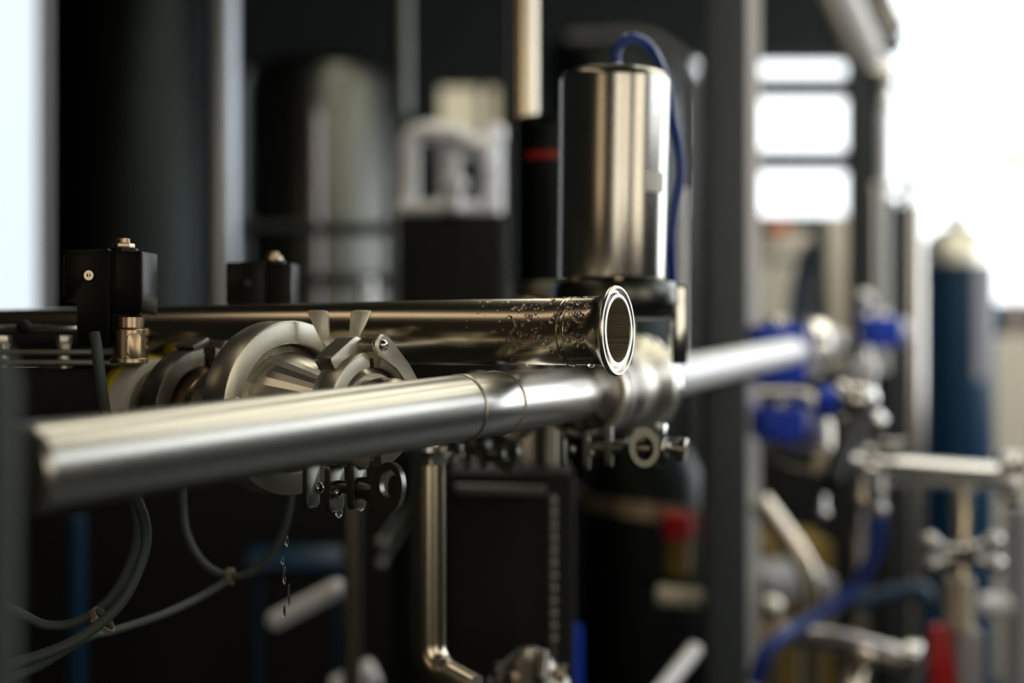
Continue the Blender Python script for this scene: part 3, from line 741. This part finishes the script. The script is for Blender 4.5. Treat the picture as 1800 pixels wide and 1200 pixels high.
# elbow pipe
stand('elbow_pipe', 'warm steel elbow pipe under the lower blue block', 'pipe', [(1350, 768, 2.16), (1375, 796, 2.05), (1450, 812, 1.9)], .0175, STEELW, .05)
stand('elbow_pipe', 'bent steel pipe joining the lower blue block to the rounded valve', 'pipe', [(1340, 697, 2.2), (1425, 697, 2.16), (1450, 745, 2.12), (1447, 800, 2.1)], .013, CAST, .05)
# white branch pipe
t = thing('branch_pipe', 'bright horizontal steel pipe crossing in front of the gas cylinder', 'pipe', P(1540, 830, 1.95))
bm = newbm(); tube(bm, [P(1500+i*32, 822+i*2.2, 1.95-i*.006) for i in range(10)], S(25, 1.93), 32); obj('pipe_wall', bm, BRIGHT, t)
bm = newbm(); cyl(bm, P(1565, 828, 1.95), P(1565, 775, 1.95), S(19, 1.95)); cyl(bm, P(1565, 790, 1.95), P(1565, 772, 1.95), S(24, 1.95)); obj('branch_port', bm, POLISH, t)
bm = newbm(); cyl(bm, P(1512, 820, 1.95), P(1532, 822, 1.95), S(38, 1.95)); obj('ferrule', bm, POLISH, t)
t = thing('pipe_clamp', 'bright clamp at the right end of the horizontal branch pipe', 'clamp', P(1776, 840, 1.88))
bm = newbm(); lathe(bm, frame(P(1776, 838, 1.88), (1, -.1, -.05)), ringprof(S(44, 1.88), S(25, 1.88), S(22, 1.88)), 36, 0, 2*math.pi, closed=True); obj('ring', bm, POLISH, t)
bm = newbm(); cyl(bm, P(1780, 870, 1.83), P(1780, 890, 1.83), S(15, 1.85)); ball(bm, P(1780, 853, 1.80), S(14, 1.8)); obj('wing_nut', bm, POLISH, t)
bm = newbm(); wbox(bm, P(1760, 0, 1.84).x, P(1797, 0, 1.84).x, 1.82, 1.86, P(0, 832, 1.84).z, P(0, 796, 1.84).z, .004); obj('lug', bm, POLISH, t)
# knob with T handle left of branch pipe
for (px, py, dd, sz, lab) in ((1456, 828, 1.9, 16, 'small round steel knob left of the branch pipe port'), (1512, 880, 1.85, 14, 'round brass nut under the left end of the branch pipe'),
                              (1548, 862, 1.9, 12, 'upper of two steel balls under the branch pipe'), (1546, 896, 1.9, 15, 'lower of two steel balls under the branch pipe'), (1447, 902, 2.0, 12, 'dull round knob below the elbow pipes')):
    bm = newbm(); ball(bm, P(px, py, dd), S(sz, dd), .9, 1, .9, None, 20, 14); cyl(bm, P(px, py-sz*.5, dd+.01), P(px, py-sz*2.6, dd+.02), S(sz*.5, dd))
    single('round_knob', bm, BRASS if 'brass' in lab else POLISH, lab, 'knob')
# vertical run below the branch
t = thing('sample_valve', 'steel valve with cross handle hanging below the branch pipe', 'valve', P(1690, 1100, 1.9))
bm = newbm(); cyl(bm, P(1692, 862, 1.93), P(1688, 1100, 1.9), S(17, 1.9)); obj('pipe_wall', bm, STEELW, t)
bm = newbm(); cyl(bm, P(1686, 1015, 1.9), P(1685, 1105, 1.9), S(26, 1.9)); obj('valve_barrel', bm, CREAM, t)
for a, ln in ((.45, 62), (2.7, 62), (3.6, 58), (-.45, 66)):
    bm = newbm(); q0 = P(1690, 972, 1.87); q1 = P(1690+math.cos(a)*ln, 972-math.sin(a)*ln*.75, 1.86)
    tube(bm, [q0, (q0+q1)/2, q1], S(9, 1.87), 12); ball(bm, q1, S(17, 1.86)); obj('handle_arm', bm, POLISH, t)
bm = newbm(); cyl(bm, P(1690, 985, 1.88), P(1690, 955, 1.88), S(34, 1.88)); obj('hub', bm, POLISH, t)
bm = newbm(); Mh = frame(P(1655, 1150, 1.84), (0, -1, 0)); kk = 1.84/FPX
prism(bm, Mh, rounded([(-22*kk, 52*kk), (12*kk, 50*kk), (24*kk, -60*kk), (-18*kk, -90*kk), (-24*kk, -20*kk)], .006), -.008, .008, .002); obj('lever_grip', bm, REDP, t)['label'] = 'red lever grip'
bm = newbm(); wbox(bm, P(1676, 0, 1.9).x, P(1722, 0, 1.9).x, 1.88, 1.93, P(0, 1260, 1.9).z, P(0, 1105, 1.9).z, .004); obj('lower_body', bm, GREYP, t)
# pale post, right bottom
bm = newbm(); dd = 2.3; x = P(1790, 0, dd).x; cyl(bm, (x, dd, 0), (x, dd, P(0, 890, dd).z), S(24, dd), .002)
single('steel_post', bm, GREYP, 'pale grey post at the lower right edge', 'post')
bm = newbm(); cyl(bm, P(1722, 1064, 2.3), P(1790, 1062, 2.3), S(20, 2.3)); single('pipe_stub', bm, WHITEPIPE, 'short bright stub on the pale post at lower right', 'pipe')
# blue hose and lower right clutter
cable([(1544, 905, 2.0), (1542, 940, 2.0), (1530, 985, 2.0), (1500, 1035, 2.0), (1450, 1075, 1.98), (1400, 1102, 1.95), (1350, 1140, 1.9), (1325, 1200, 1.9)], .0105, 'thick blue hose curving down behind the square column', BLUEH, 'hose', 'blue_hose')
stand('elbow_pipe', 'blue horizontal pipe left of the sample valve at lower right', 'pipe', [(1500, 1062, 2.4), (1560, 1045, 2.4), (1630, 1030, 2.4), (1640, 1850, 2.4)], .014, BLUEC, .03)
t = thing('return_pipe', 'pale steel pipe slanting down right at the lower right', 'pipe', P(1500, 1140, 2.0))
bm = newbm(); tube(bm, [P(1385, 1112, 2.1), P(1480, 1128, 2.05), P(1560, 1150, 2.0), P(1600, 1162, 1.98)], S(22, 2), 28); obj('pipe_wall', bm, BRIGHT, t)
bm = newbm(); cyl(bm, P(1590, 1160, 1.98), P(1618, 1166, 1.97), S(36, 1.97)); obj('ferrule', bm, POLISH, t)
bm = newbm(); cyl(bm, P(1512, 1150, 2.0), P(1490, 1260, 1.9), S(24, 2)); ball(bm, P(1515, 1155, 1.95), S(22, 1.95)); obj('leg_pipe', bm, STEELW, t)
stand('brace_pipe', 'warm steel brace slanting down beside the square column', 'pipe', [(1335, 880, 2.3), (1380, 940, 2.3), (1425, 1010, 2.3), (1430, 1900, 2.3)], .018, STEELW)
bm = newbm(); wbox(bm, P(1335, 0, 2.7).x, P(1460, 0, 2.7).x, 2.68, 2.9, 0, P(0, 950, 2.7).z, .01); single('yellow_cabinet', bm, YELP, 'dull yellow cabinet behind the slanting brace', 'cabinet')
bm = newbm(); wbox(bm, P(1340, 0, 2.5).x, P(1460, 0, 2.5).x, 2.45, 2.69, P(0, 1045, 2.5).z, P(0, 1008, 2.5).z, .01); single('steel_tray', bm, GREYP, 'pale tray across the front of the yellow cabinet', 'tray')
t = thing('hand_wheel_valve', 'dull steel valve beneath the pale tray', 'valve', P(1355, 1080, 2.2))
bm = newbm(); ball(bm, P(1355, 1068, 2.2), S(22, 2.2)); obj('body', bm, CAST, t)
bm = newbm(); cyl(bm, P(1335, 1120, 2.2), P(1385, 1110, 2.2), S(20, 2.2)); cyl(bm, P(1358, 1085, 2.2), (P(1358, 0, 2.2).x, 2.2, 0), S(12, 2.2)); obj('port', bm, BRASS, t)

dd = 3.2; bm = newbm(); wbox(bm, P(1322, 0, dd).x, P(1590, 0, dd).x, dd, dd+.25, 0, P(0, 655, dd).z, .008); single('shade_panel', bm, BLACKM, 'added black waist high panel for the darkness behind the blue blocks at lower right', 'cabinet')  # added black panel, puts shade in front of the pale bin
# ------------------------------------------------------------------ gas cylinder
GD = 4.2
g = thing('gas_cylinder', 'tall dark blue gas cylinder at the right', 'gas cylinder', (P(1682, 0, GD).x, GD, 0))
gx = P(1682, 0, GD).x; rg = S(64, GD); zt = P(0, 455, GD).z; z2 = P(0, 398, GD).z
bm = newbm(); lathe(bm, frame((gx, GD, 0), (0, 0, 1)), [(0, 0), (rg*.94, 0), (rg, .02), (rg, zt-.02)], 48, cap=False); obj('body', bm, BLUEC, g)
bm = newbm(); lathe(bm, frame((gx, GD, 0), (0, 0, 1)), [(rg, zt-.02), (rg*.96, zt+(z2-zt)*.3), (rg*.8, zt+(z2-zt)*.65), (rg*.5, zt+(z2-zt)*.92), (rg*.25, z2), (0, z2)], 48, cap=False); obj('shoulder', bm, CAST, g)
bm = newbm(); cyl(bm, (gx, GD, z2-.005), (gx, GD, z2+.03), rg*.2); cyl(bm, (gx, GD, z2+.03), (gx, GD, z2+.05), rg*.12); cyl(bm, (gx-.03, GD, z2+.02), (gx+.03, GD, z2+.02), rg*.09); obj('neck_valve', bm, BRASS, g)
bm = newbm(); a_ = math.radians(-78)
lathe(bm, frame((gx, GD, P(0, 665, GD).z), (0, 0, 1)), [(rg, 0), (rg+.003, 0), (rg+.003, .32), (rg, .32)], 10, math.radians(99), math.radians(124), closed=True)
obj('grey_strip', bm, mat('dull_strip_grey', (.26, .25, .27), .6), g)  # grey upright strip, right of the cylinder's centre

# frames & pipes in front of the right window
def vpipe(px, y0, y1, dd, wpx, m, label, cat='pipe', name='vertical_pipe', z0=None):
    bm = newbm(); a = P(px, y1, dd); b = P(px, y0, dd)
    if z0 is not None: a.z = z0
    cyl(bm, a, b, S(wpx/2, dd), .002); return single(name, bm, m, label, cat)
bm = newbm(); dd = 3.6; wbox(bm, P(1496, 0, dd).x, P(1534, 0, dd).x, dd, dd+.05, 0, ZC); single('dark_post', bm, FRAME, 'dark upright post right of the paned window', 'post')
bm = newbm(); dd = 3.4; tube(bm, [P(1045, -944, dd), P(1462, -60, dd), P(1546, 118, dd)], S(22, dd), 20); single('diagonal_brace', bm, WHITEPIPE, 'bright tube slanting down at the top right', 'brace')
bm = newbm(); dd = 3.45; tube(bm, [P(1013, -922, dd), P(1430, -40, dd), P(1500, 110, dd)], S(14, dd), 20); single('diagonal_brace', bm, CASTD, 'dark tube slanting beside the bright one at top right', 'brace')
bm = newbm(); ball(bm, P(1552, 135, 3.4), S(30, 3.4)); cyl(bm, P(1552, 140, 3.4), P(1552, 190, 3.4), S(22, 3.4)); single('pipe_joint', bm, POLISH, 'round steel joint at the foot of the bright slanting tube', 'pipe fitting')
bm = newbm(); tube(bm, [P(1500, -920, 3.2), P(1530, -30, 3.2), P(1556, 30, 3.2), P(1575, 66, 3.2)], S(24, 3.2), 20); single('elbow_pipe', bm, POLISH, 'short bright pipe with dark end at the very top right', 'pipe')
bm = newbm(); cyl(bm, P(1562, 70, 3.25), P(1580, 92, 3.25), S(18, 3.25)); single('hose_end', bm, BLUEC, 'dark blue hose end below the short top right pipe', 'hose')
vpipe(1556, 190, 330, 3.5, 22, WHITEPIPE, 'left bright upright pipe before the white window', z0=0)
vpipe(1592, 200, 330, 3.6, 12, GREYP, 'middle pale upright pipe before the white window', z0=0)
stand('vertical_pipe', 'thin pale leaning pipe before the white window', 'pipe', [(1580, 120, 3.7), (1606, 400, 3.7), (1606, 1420, 3.7)], S(6, 3.7), GREYP)
bm = newbm(); dd = 3.9; tube(bm, [P(1535, 330, dd), P(1650, 326, dd)], S(7, dd), 12); [cyl(bm, (P(q_, 0, dd).x, dd, 0), P(q_, 328, dd), .012) for q_ in (1540, 1600)]; single('rail', bm, CAST, 'thin rail crossing behind the upright pipes at right', 'rail')
vpipe(1602, 360, 900, 3.3, 44, STEEL, 'wide steel pipe left of the gas cylinder', z0=0)
vpipe(1572, 350, 600, 3.0, 16, FRAME, 'thin dark upright pipe between two bright pipes', z0=0)
# things seen under the paned window
bm = newbm(); dd = 4.5; wbox(bm, P(1455, 0, dd).x, P(1492, 0, dd).x, dd, dd+.08, 0, P(0, 380, dd).z, .01); single('cream_post', bm, CREAM, 'cream square post under the paned window', 'post')
bm = newbm(); dd = 4.4; wbox(bm, P(1432, 0, dd).x, P(1453, 0, dd).x, dd, dd+.06, 0, P(0, 378, dd).z, .005); single('dark_post', bm, FRAME, 'short dark post left of the cream square post', 'post')
bm = newbm(); dd = 4.6; tube(bm, [P(1425, 430, dd), P(1405, 500, dd), P(1395, 600, dd), (P(1395, 0, dd).x, dd, 0)], S(16, dd), 16); single('blue_hose', bm, BLUEC, 'dark blue hose hanging left of the short dark post', 'hose')
bm = newbm(); dd = 5.6; wbox(bm, P(1335, 0, dd).x, P(1432, 0, dd).x, dd, dd+.4, 0, P(0, 405, dd).z, .03); single('storage_bin', bm, CREAM, 'cream bin under the paned window', 'bin')
bm = newbm(); dd = 5.5; wbox(bm, P(1352, 0, dd).x, P(1388, 0, dd).x, dd, dd+.09, P(0, 406, dd).z, P(0, 384, dd).z, .01); single('orange_box', bm, ORANGE, 'small orange box under the paned window', 'box')
bm = newbm(); dd = 4.8; wbox(bm, P(1330, 0, dd).x, P(1430, 0, dd).x, dd, dd+.04, P(0, 462, dd).z, P(0, 450, dd).z, .003); [cyl(bm, (P(q_, 0, dd).x, dd+.02, 0), (P(q_, 0, dd).x, dd+.02, P(0, 455, dd).z), .012) for q_ in (1334, 1426)]; single('rail', bm, CASTD, 'short dark rail in front of the cream bin', 'rail')
bm = newbm(); dd = 4.3; cyl(bm, P(1543, 560, dd), P(1543, 470, dd), S(18, dd)); cyl(bm, (P(1543, 0, dd).x, dd, 0), P(1543, 560, dd), S(15, dd)); ball(bm, P(1543, 468, dd), S(18, dd), 1, 1, .8); single('rust_red_bottle', bm, mat('rust_red', (.35, .10, .06), .5), 'rust red container between the upright pipes at right', 'container')
bm = newbm(); dd = 2.7; ball(bm, P(1518, 525, dd), S(16, dd)); cyl(bm, P(1518, 545, dd), (P(1518, 0, dd).x, dd, 0), S(12, dd)); cyl(bm, P(1518, 585, dd), P(1518, 610, dd), S(20, dd)); single('steel_spindle', bm, POLISH, 'round headed steel spindle beside the distant blue block', 'spindle')
bm = newbm(); dd = 5.0; wbox(bm, P(1740, 0, dd).x, 2.6, dd, dd+.5, 0, P(0, 590, dd).z, .02); single('crate', bm, CREAM, 'pale crate right of the gas cylinder', 'crate')
bm = newbm(); dd = 6.1; wbox(bm, P(1748, 0, dd).x, P(1830, 0, dd).x, dd, dd+.05, P(0, 295, dd).z, P(0, 262, dd).z); cyl(bm, (P(1790, 0, dd).x, dd+.02, 0), (P(1790, 0, dd).x, dd+.02, P(0, 295, dd).z), .01)
single('peach_sign', bm, PEACH, 'faint peach coloured sign before the white window at far right', 'sign')

# ------------------------------------------------------------------ left background: tanks, rails, white pipework, black cabinet
def tank(px, wpx, y0, y1, dd, m, label, legs=True):
    t = thing('storage_tank', label, 'tank', (P(px, 0, dd).x, dd, 0)); x = P(px, 0, dd).x; R_ = S(wpx/2, dd); zt_ = P(0, y0, dd).z; zb = P(0, y1, dd).z
    bm = newbm(); lathe(bm, frame((x, dd, 0), (0, 0, 1)), [(0, zb-.10), (R_*.4, zb-.06), (R_, zb+.02), (R_, zt_-.12), (R_*.93, zt_-.06), (R_*.7, zt_-.015), (0, zt_)], 64); obj('shell', bm, m, t)
    for a in (.8, 2.4, 3.9, 5.5):
        bm = newbm(); q = Vector((x+math.cos(a)*R_*.85, dd+math.sin(a)*R_*.85, 0)); cyl(bm, q, q+Vector((0, 0, zb)), .025); obj('leg', bm, m, t)
    return t
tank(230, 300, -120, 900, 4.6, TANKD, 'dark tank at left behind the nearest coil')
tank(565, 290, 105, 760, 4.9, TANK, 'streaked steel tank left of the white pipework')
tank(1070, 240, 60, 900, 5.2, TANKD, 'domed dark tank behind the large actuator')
stand('duct', 'grey curved duct at the top, behind and above the large actuator', 'duct', [(1000, 70, 4.4), (1130, 60, 4.4), (1205, 110, 4.4), (1222, 150, 4.4), (1222, 1281, 4.4)], S(14, 4.4), DIMST, .2)
vpipe(389, -400, 900, 2.6, 58, COOLST, 'thick bright upright pipe left of the streaked tank', z0=0)
vpipe(76, -300, 900, 3.2, 22, GREYP, 'pale upright pipe at left in front of the window', z0=0)
for py, px1, lab in ((402, 700, 'upper dark rail crossing the streaked tank'), (492, 700, 'lower dark rail crossing the streaked tank')):
    dd = 3.0; bm = newbm(); tube(bm, [P(420, py, dd), P(px1, py, dd)], S(12, dd), 12); single('rail', bm, FRAME, lab, 'rail')
vpipe(432, 380, 900, 3.0, 16, FRAME, 'thin dark rail post left of the streaked tank', 'post', 'rail_post', z0=0)
vpipe(690, 330, 900, 3.0, 24, TANK, 'grey rail post left of the black cabinet', 'post', 'rail_post', z0=0)
vpipe(645, 490, 900, 2.9, 30, WHITEPIPE, 'pale upright pipe below the rails', z0=0)
vpipe(708, -400, 205, 3.4, 30, TANK, 'dim pipe descending from the ceiling to the white pipework')
vpipe(553, 195, 900, 3.4, 26, mat('rosy_steel', (.20, .18, .18), .35, .9), 'dull rosy upright bar in front of the streaked tank', z0=0)  # rosy upright bar standing in for one stripe of the tank
# white pipework
dd = 2.4; rw = S(19, dd)
stand('white_pipe', 'white pipe bent in an upside down U above the black cabinet', 'pipe', [(718, 372, dd), (718, 232, dd), (790, 232, dd), (790, 370, dd)], rw, WHITEPIPE, .075)
stand('white_pipe', 'white slanting pipe joining the bent pipe to the upright', 'pipe', [(786, 235, dd-.04), (865, 272, dd-.05)], S(22, dd), WHITEPIPE)
t = thing('white_pipe', 'thick white upright pipe at the right end of the black cabinet', 'pipe', P(866, 376, dd))
bm = newbm(); cyl(bm, P(864, 376, dd), P(864, 232, dd), S(20, dd)); obj('pipe_wall', bm, WHITEPIPE, t)
bm = newbm(); ball(bm, P(868, 238, dd), S(23, dd)); obj('rounded_end', bm, WHITEPIPE, t)
t = thing('white_valve', 'small pale valve inside the bent white pipe', 'valve', P(800, 372, dd-.05))
bm = newbm(); cyl(bm, P(800, 372, dd-.06), P(800, 330, dd-.06), S(14, dd)); ball(bm, P(802, 325, dd-.06), S(19, dd)); obj('body', bm, WHITEPIPE, t)
bm = newbm(); cyl(bm, P(700, 366, dd-.03), P(845, 366, dd-.03), S(13, dd)); single('white_pipe', bm, WHITEPIPE, 'white horizontal pipe lying along the black cabinet top', 'pipe')
t = thing('control_cabinet', 'black cabinet under the white pipework', 'cabinet', (P(795, 0, dd).x, dd, 0))
bm = newbm(); wbox(bm, P(702, 0, dd).x, P(890, 0, dd).x, dd-.05, dd+.25, .05, P(0, 380, dd).z, .006); obj('body', bm, BLACKM, t)
bm = newbm(); wbox(bm, P(715, 0, dd).x, P(878, 0, dd).x, dd-.058, dd-.05, .1, P(0, 392, dd).z, .002); dr = obj('door', bm, BLACKM, t)
bm = newbm(); wbox(bm, P(868, 0, dd).x, P(872, 0, dd).x, dd-.075, dd-.058, .8, .92, .002); obj('handle', bm, CASTD, dr)
bm = newbm(); wbox(bm, P(705, 0, dd).x, P(887, 0, dd).x, dd-.04, dd+.24, 0, .05); obj('plinth', bm, BLACKM, t)
dd = 2.3; bm = newbm(); wbox(bm, P(-150, 0, dd).x, P(690, 0, dd).x, dd, dd+.2, 0, P(0, 745, dd).z, .006); single('shade_block', bm, BLACKM, 'added long low black block for the darkness behind the cables at lower left', 'shade block')  # added black block, stands in for the shade at lower left
# second black cabinet, lower centre-right
dd = 1.34
t = thing('control_cabinet', 'black low cabinet behind the vertical drop pipe', 'cabinet', (P(880, 0, dd).x, dd, 0))
bm = newbm(); wbox(bm, P(790, 0, dd).x, P(1010, 0, dd).x, dd, dd+.14, .0, P(0, 830, dd).z, .004); obj('body', bm, BLACKM, t)
bm = newbm(); cyl(bm, P(800, 862, dd-.02), P(958, 866, dd-.02), S(12, dd)); obj('top_rail', bm, DIMST, t)
# chain of pipe at x=970
bm = newbm(); dd = 1.30; x = P(970, 0, dd).x
cyl(bm, (x, dd, .3), (x, dd, P(0, 870, dd).z), S(6, dd))
for i in range(12): ball(bm, (x, dd, P(0, 880+i*22, dd).z), S(9, dd), 1, 1, .7, None, 12, 8)
single('chain', bm, LATCH, 'beaded steel chain hanging along the low black cabinet', 'chain')
# hooped tank + coloured bits, lower right of centre
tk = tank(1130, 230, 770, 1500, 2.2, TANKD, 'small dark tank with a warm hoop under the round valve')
bm = newbm(); dd = 2.2; R_ = S(116, dd); lathe(bm, frame((P(1130, 0, dd).x, dd, P(0, 885, dd).z), (.12, 0, 1)), [(R_, -.012), (R_+.008, -.012), (R_+.008, .012), (R_, .012)], 48, closed=True); obj('hoop', bm, BRASS, tk)
vpipe(1192, 902, 946, 1.95, 54, REDP, 'red knob on the small dark tank', 'knob', 'red_knob')
vpipe(1192, 952, 1010, 1.95, 46, YELP, 'yellow fitting just below the red knob', 'pipe fitting', 'yellow_fitting')
bm = newbm(); cyl(bm, P(1155, 1045, 1.9), P(1238, 1052, 1.9), S(17, 1.9)); single('cream_pipe', bm, CREAM, 'short cream pipe left of the square column', 'pipe')
bm = newbm(); cyl(bm, P(1222, 1140, 1.8), P(1150, 1230, 1.7), S(14, 1.8)); single('brace_pipe', bm, WHITEPIPE, 'pale tube slanting down left beside the square column foot', 'pipe')
bm = newbm(); cyl(bm, P(1014, 1100, 1.7), (P(1014, 0, 1.7).x, 1.7, 0), S(8, 1.7)); single('blue_hose', bm, BLUEP, 'short blue upright hose beside the low black cabinet', 'hose')
ball_bm = newbm(); ball(ball_bm, P(1212, 665, 1.75), S(22, 1.75)); cyl(ball_bm, P(1212, 665, 1.77), P(1250, 668, 1.87), S(16, 1.8)); single('round_knob', ball_bm, POLISH, 'dim round steel knob left of the square column under the far pipe', 'knob')
# fitting cluster bottom centre
t = thing('valve_bonnet', 'round bolted valve bonnet at the bottom centre edge', 'valve', P(930, 1230, 1.15)); dd = 1.15
bm = newbm(); lathe(bm, frame(P(930, 1222, dd), (0, -.15, 1)), [(0, 0), (S(72, dd), 0), (S(72, dd), .012), (S(50, dd), .022), (S(40, dd), .03), (S(22, dd), .038), (0, .04)], 48); obj('bonnet', bm, CASTD, t)
for i in range(8):
    a = i*math.pi/4+.3; q = P(930, 1200, dd)+Vector((math.cos(a)*S(56, dd), math.sin(a)*S(56, dd), 0)); bm = newbm(); hexnut(bm, q, q+Vector((0, 0, .014)), S(13, dd)); obj('bonnet_nut', bm, BRASS if i % 2 else POLISH, t)
bm = newbm(); cyl(bm, P(950, 1195, dd-.03), P(955, 1145, dd-.02), S(13, dd)); obj('stem', bm, POLISH, t)
# lower left background bits
bm = newbm(); dd = 1.7; tube(bm, [P(485, 1090, dd), P(590, 1035, dd)], S(17, dd), 20); ball(bm, P(590, 1035, dd), S(17, dd)); ball(bm, P(485, 1090, dd), S(17, dd)); single('short_tube', bm, WHITEPIPE, 'short bright tube tilted up right at the lower left', 'tube')
bm = newbm(); dd = 1.6; x = P(618, 0, dd).x; cyl(bm, (x, dd, 0), (x, dd, P(0, 860, dd).z), S(16, dd)); single('steel_post', bm, STEELW, 'dim brownish post below the winged clamp', 'post')
bm = newbm(); dd = 2.0; box(bm, frame(P(520, 985, dd), (0, -1, .9)), 0, 0, 0, S(170, dd), S(50, dd), .02, .008); [cyl(bm, (P(q_, 0, dd).x, dd+.02, 0), P(q_, 990, dd)+Vector((0, .02, 0)), .004) for q_ in (450, 590)]; single('blue_tray', bm, BLUEC, 'dim blue tray behind the short bright tube', 'tray')
bm = newbm(); dd = 1.9; x = P(135, 0, dd).x; cyl(bm, (x, dd, 0), (x, dd, P(0, 905, dd).z), S(15, dd)); single('blue_post', bm, BLUEC, 'dim blue upright behind the cables at lower left', 'post')
for px, py, lab in ((668, 955, 'upper dim round knob left of the drop pipe'), (668, 992, 'lower dim round knob left of the drop pipe')):
    bm = newbm(); ball(bm, P(px, py, 1.8), S(10, 1.8)); cyl(bm, P(px, py, 1.81), P(px, py, 1.81)+Vector((0, .5, 0)), S(5, 1.8)); single('round_knob', bm, LATCH, lab, 'knob')
bm = newbm(); cyl(bm, P(590, 1215, 1.7), P(660, 1180, 1.7), S(26, 1.7)); single('short_tube', bm, WHITEPIPE, 'bluish tube end at the bottom edge, left of the drop pipe', 'tube')
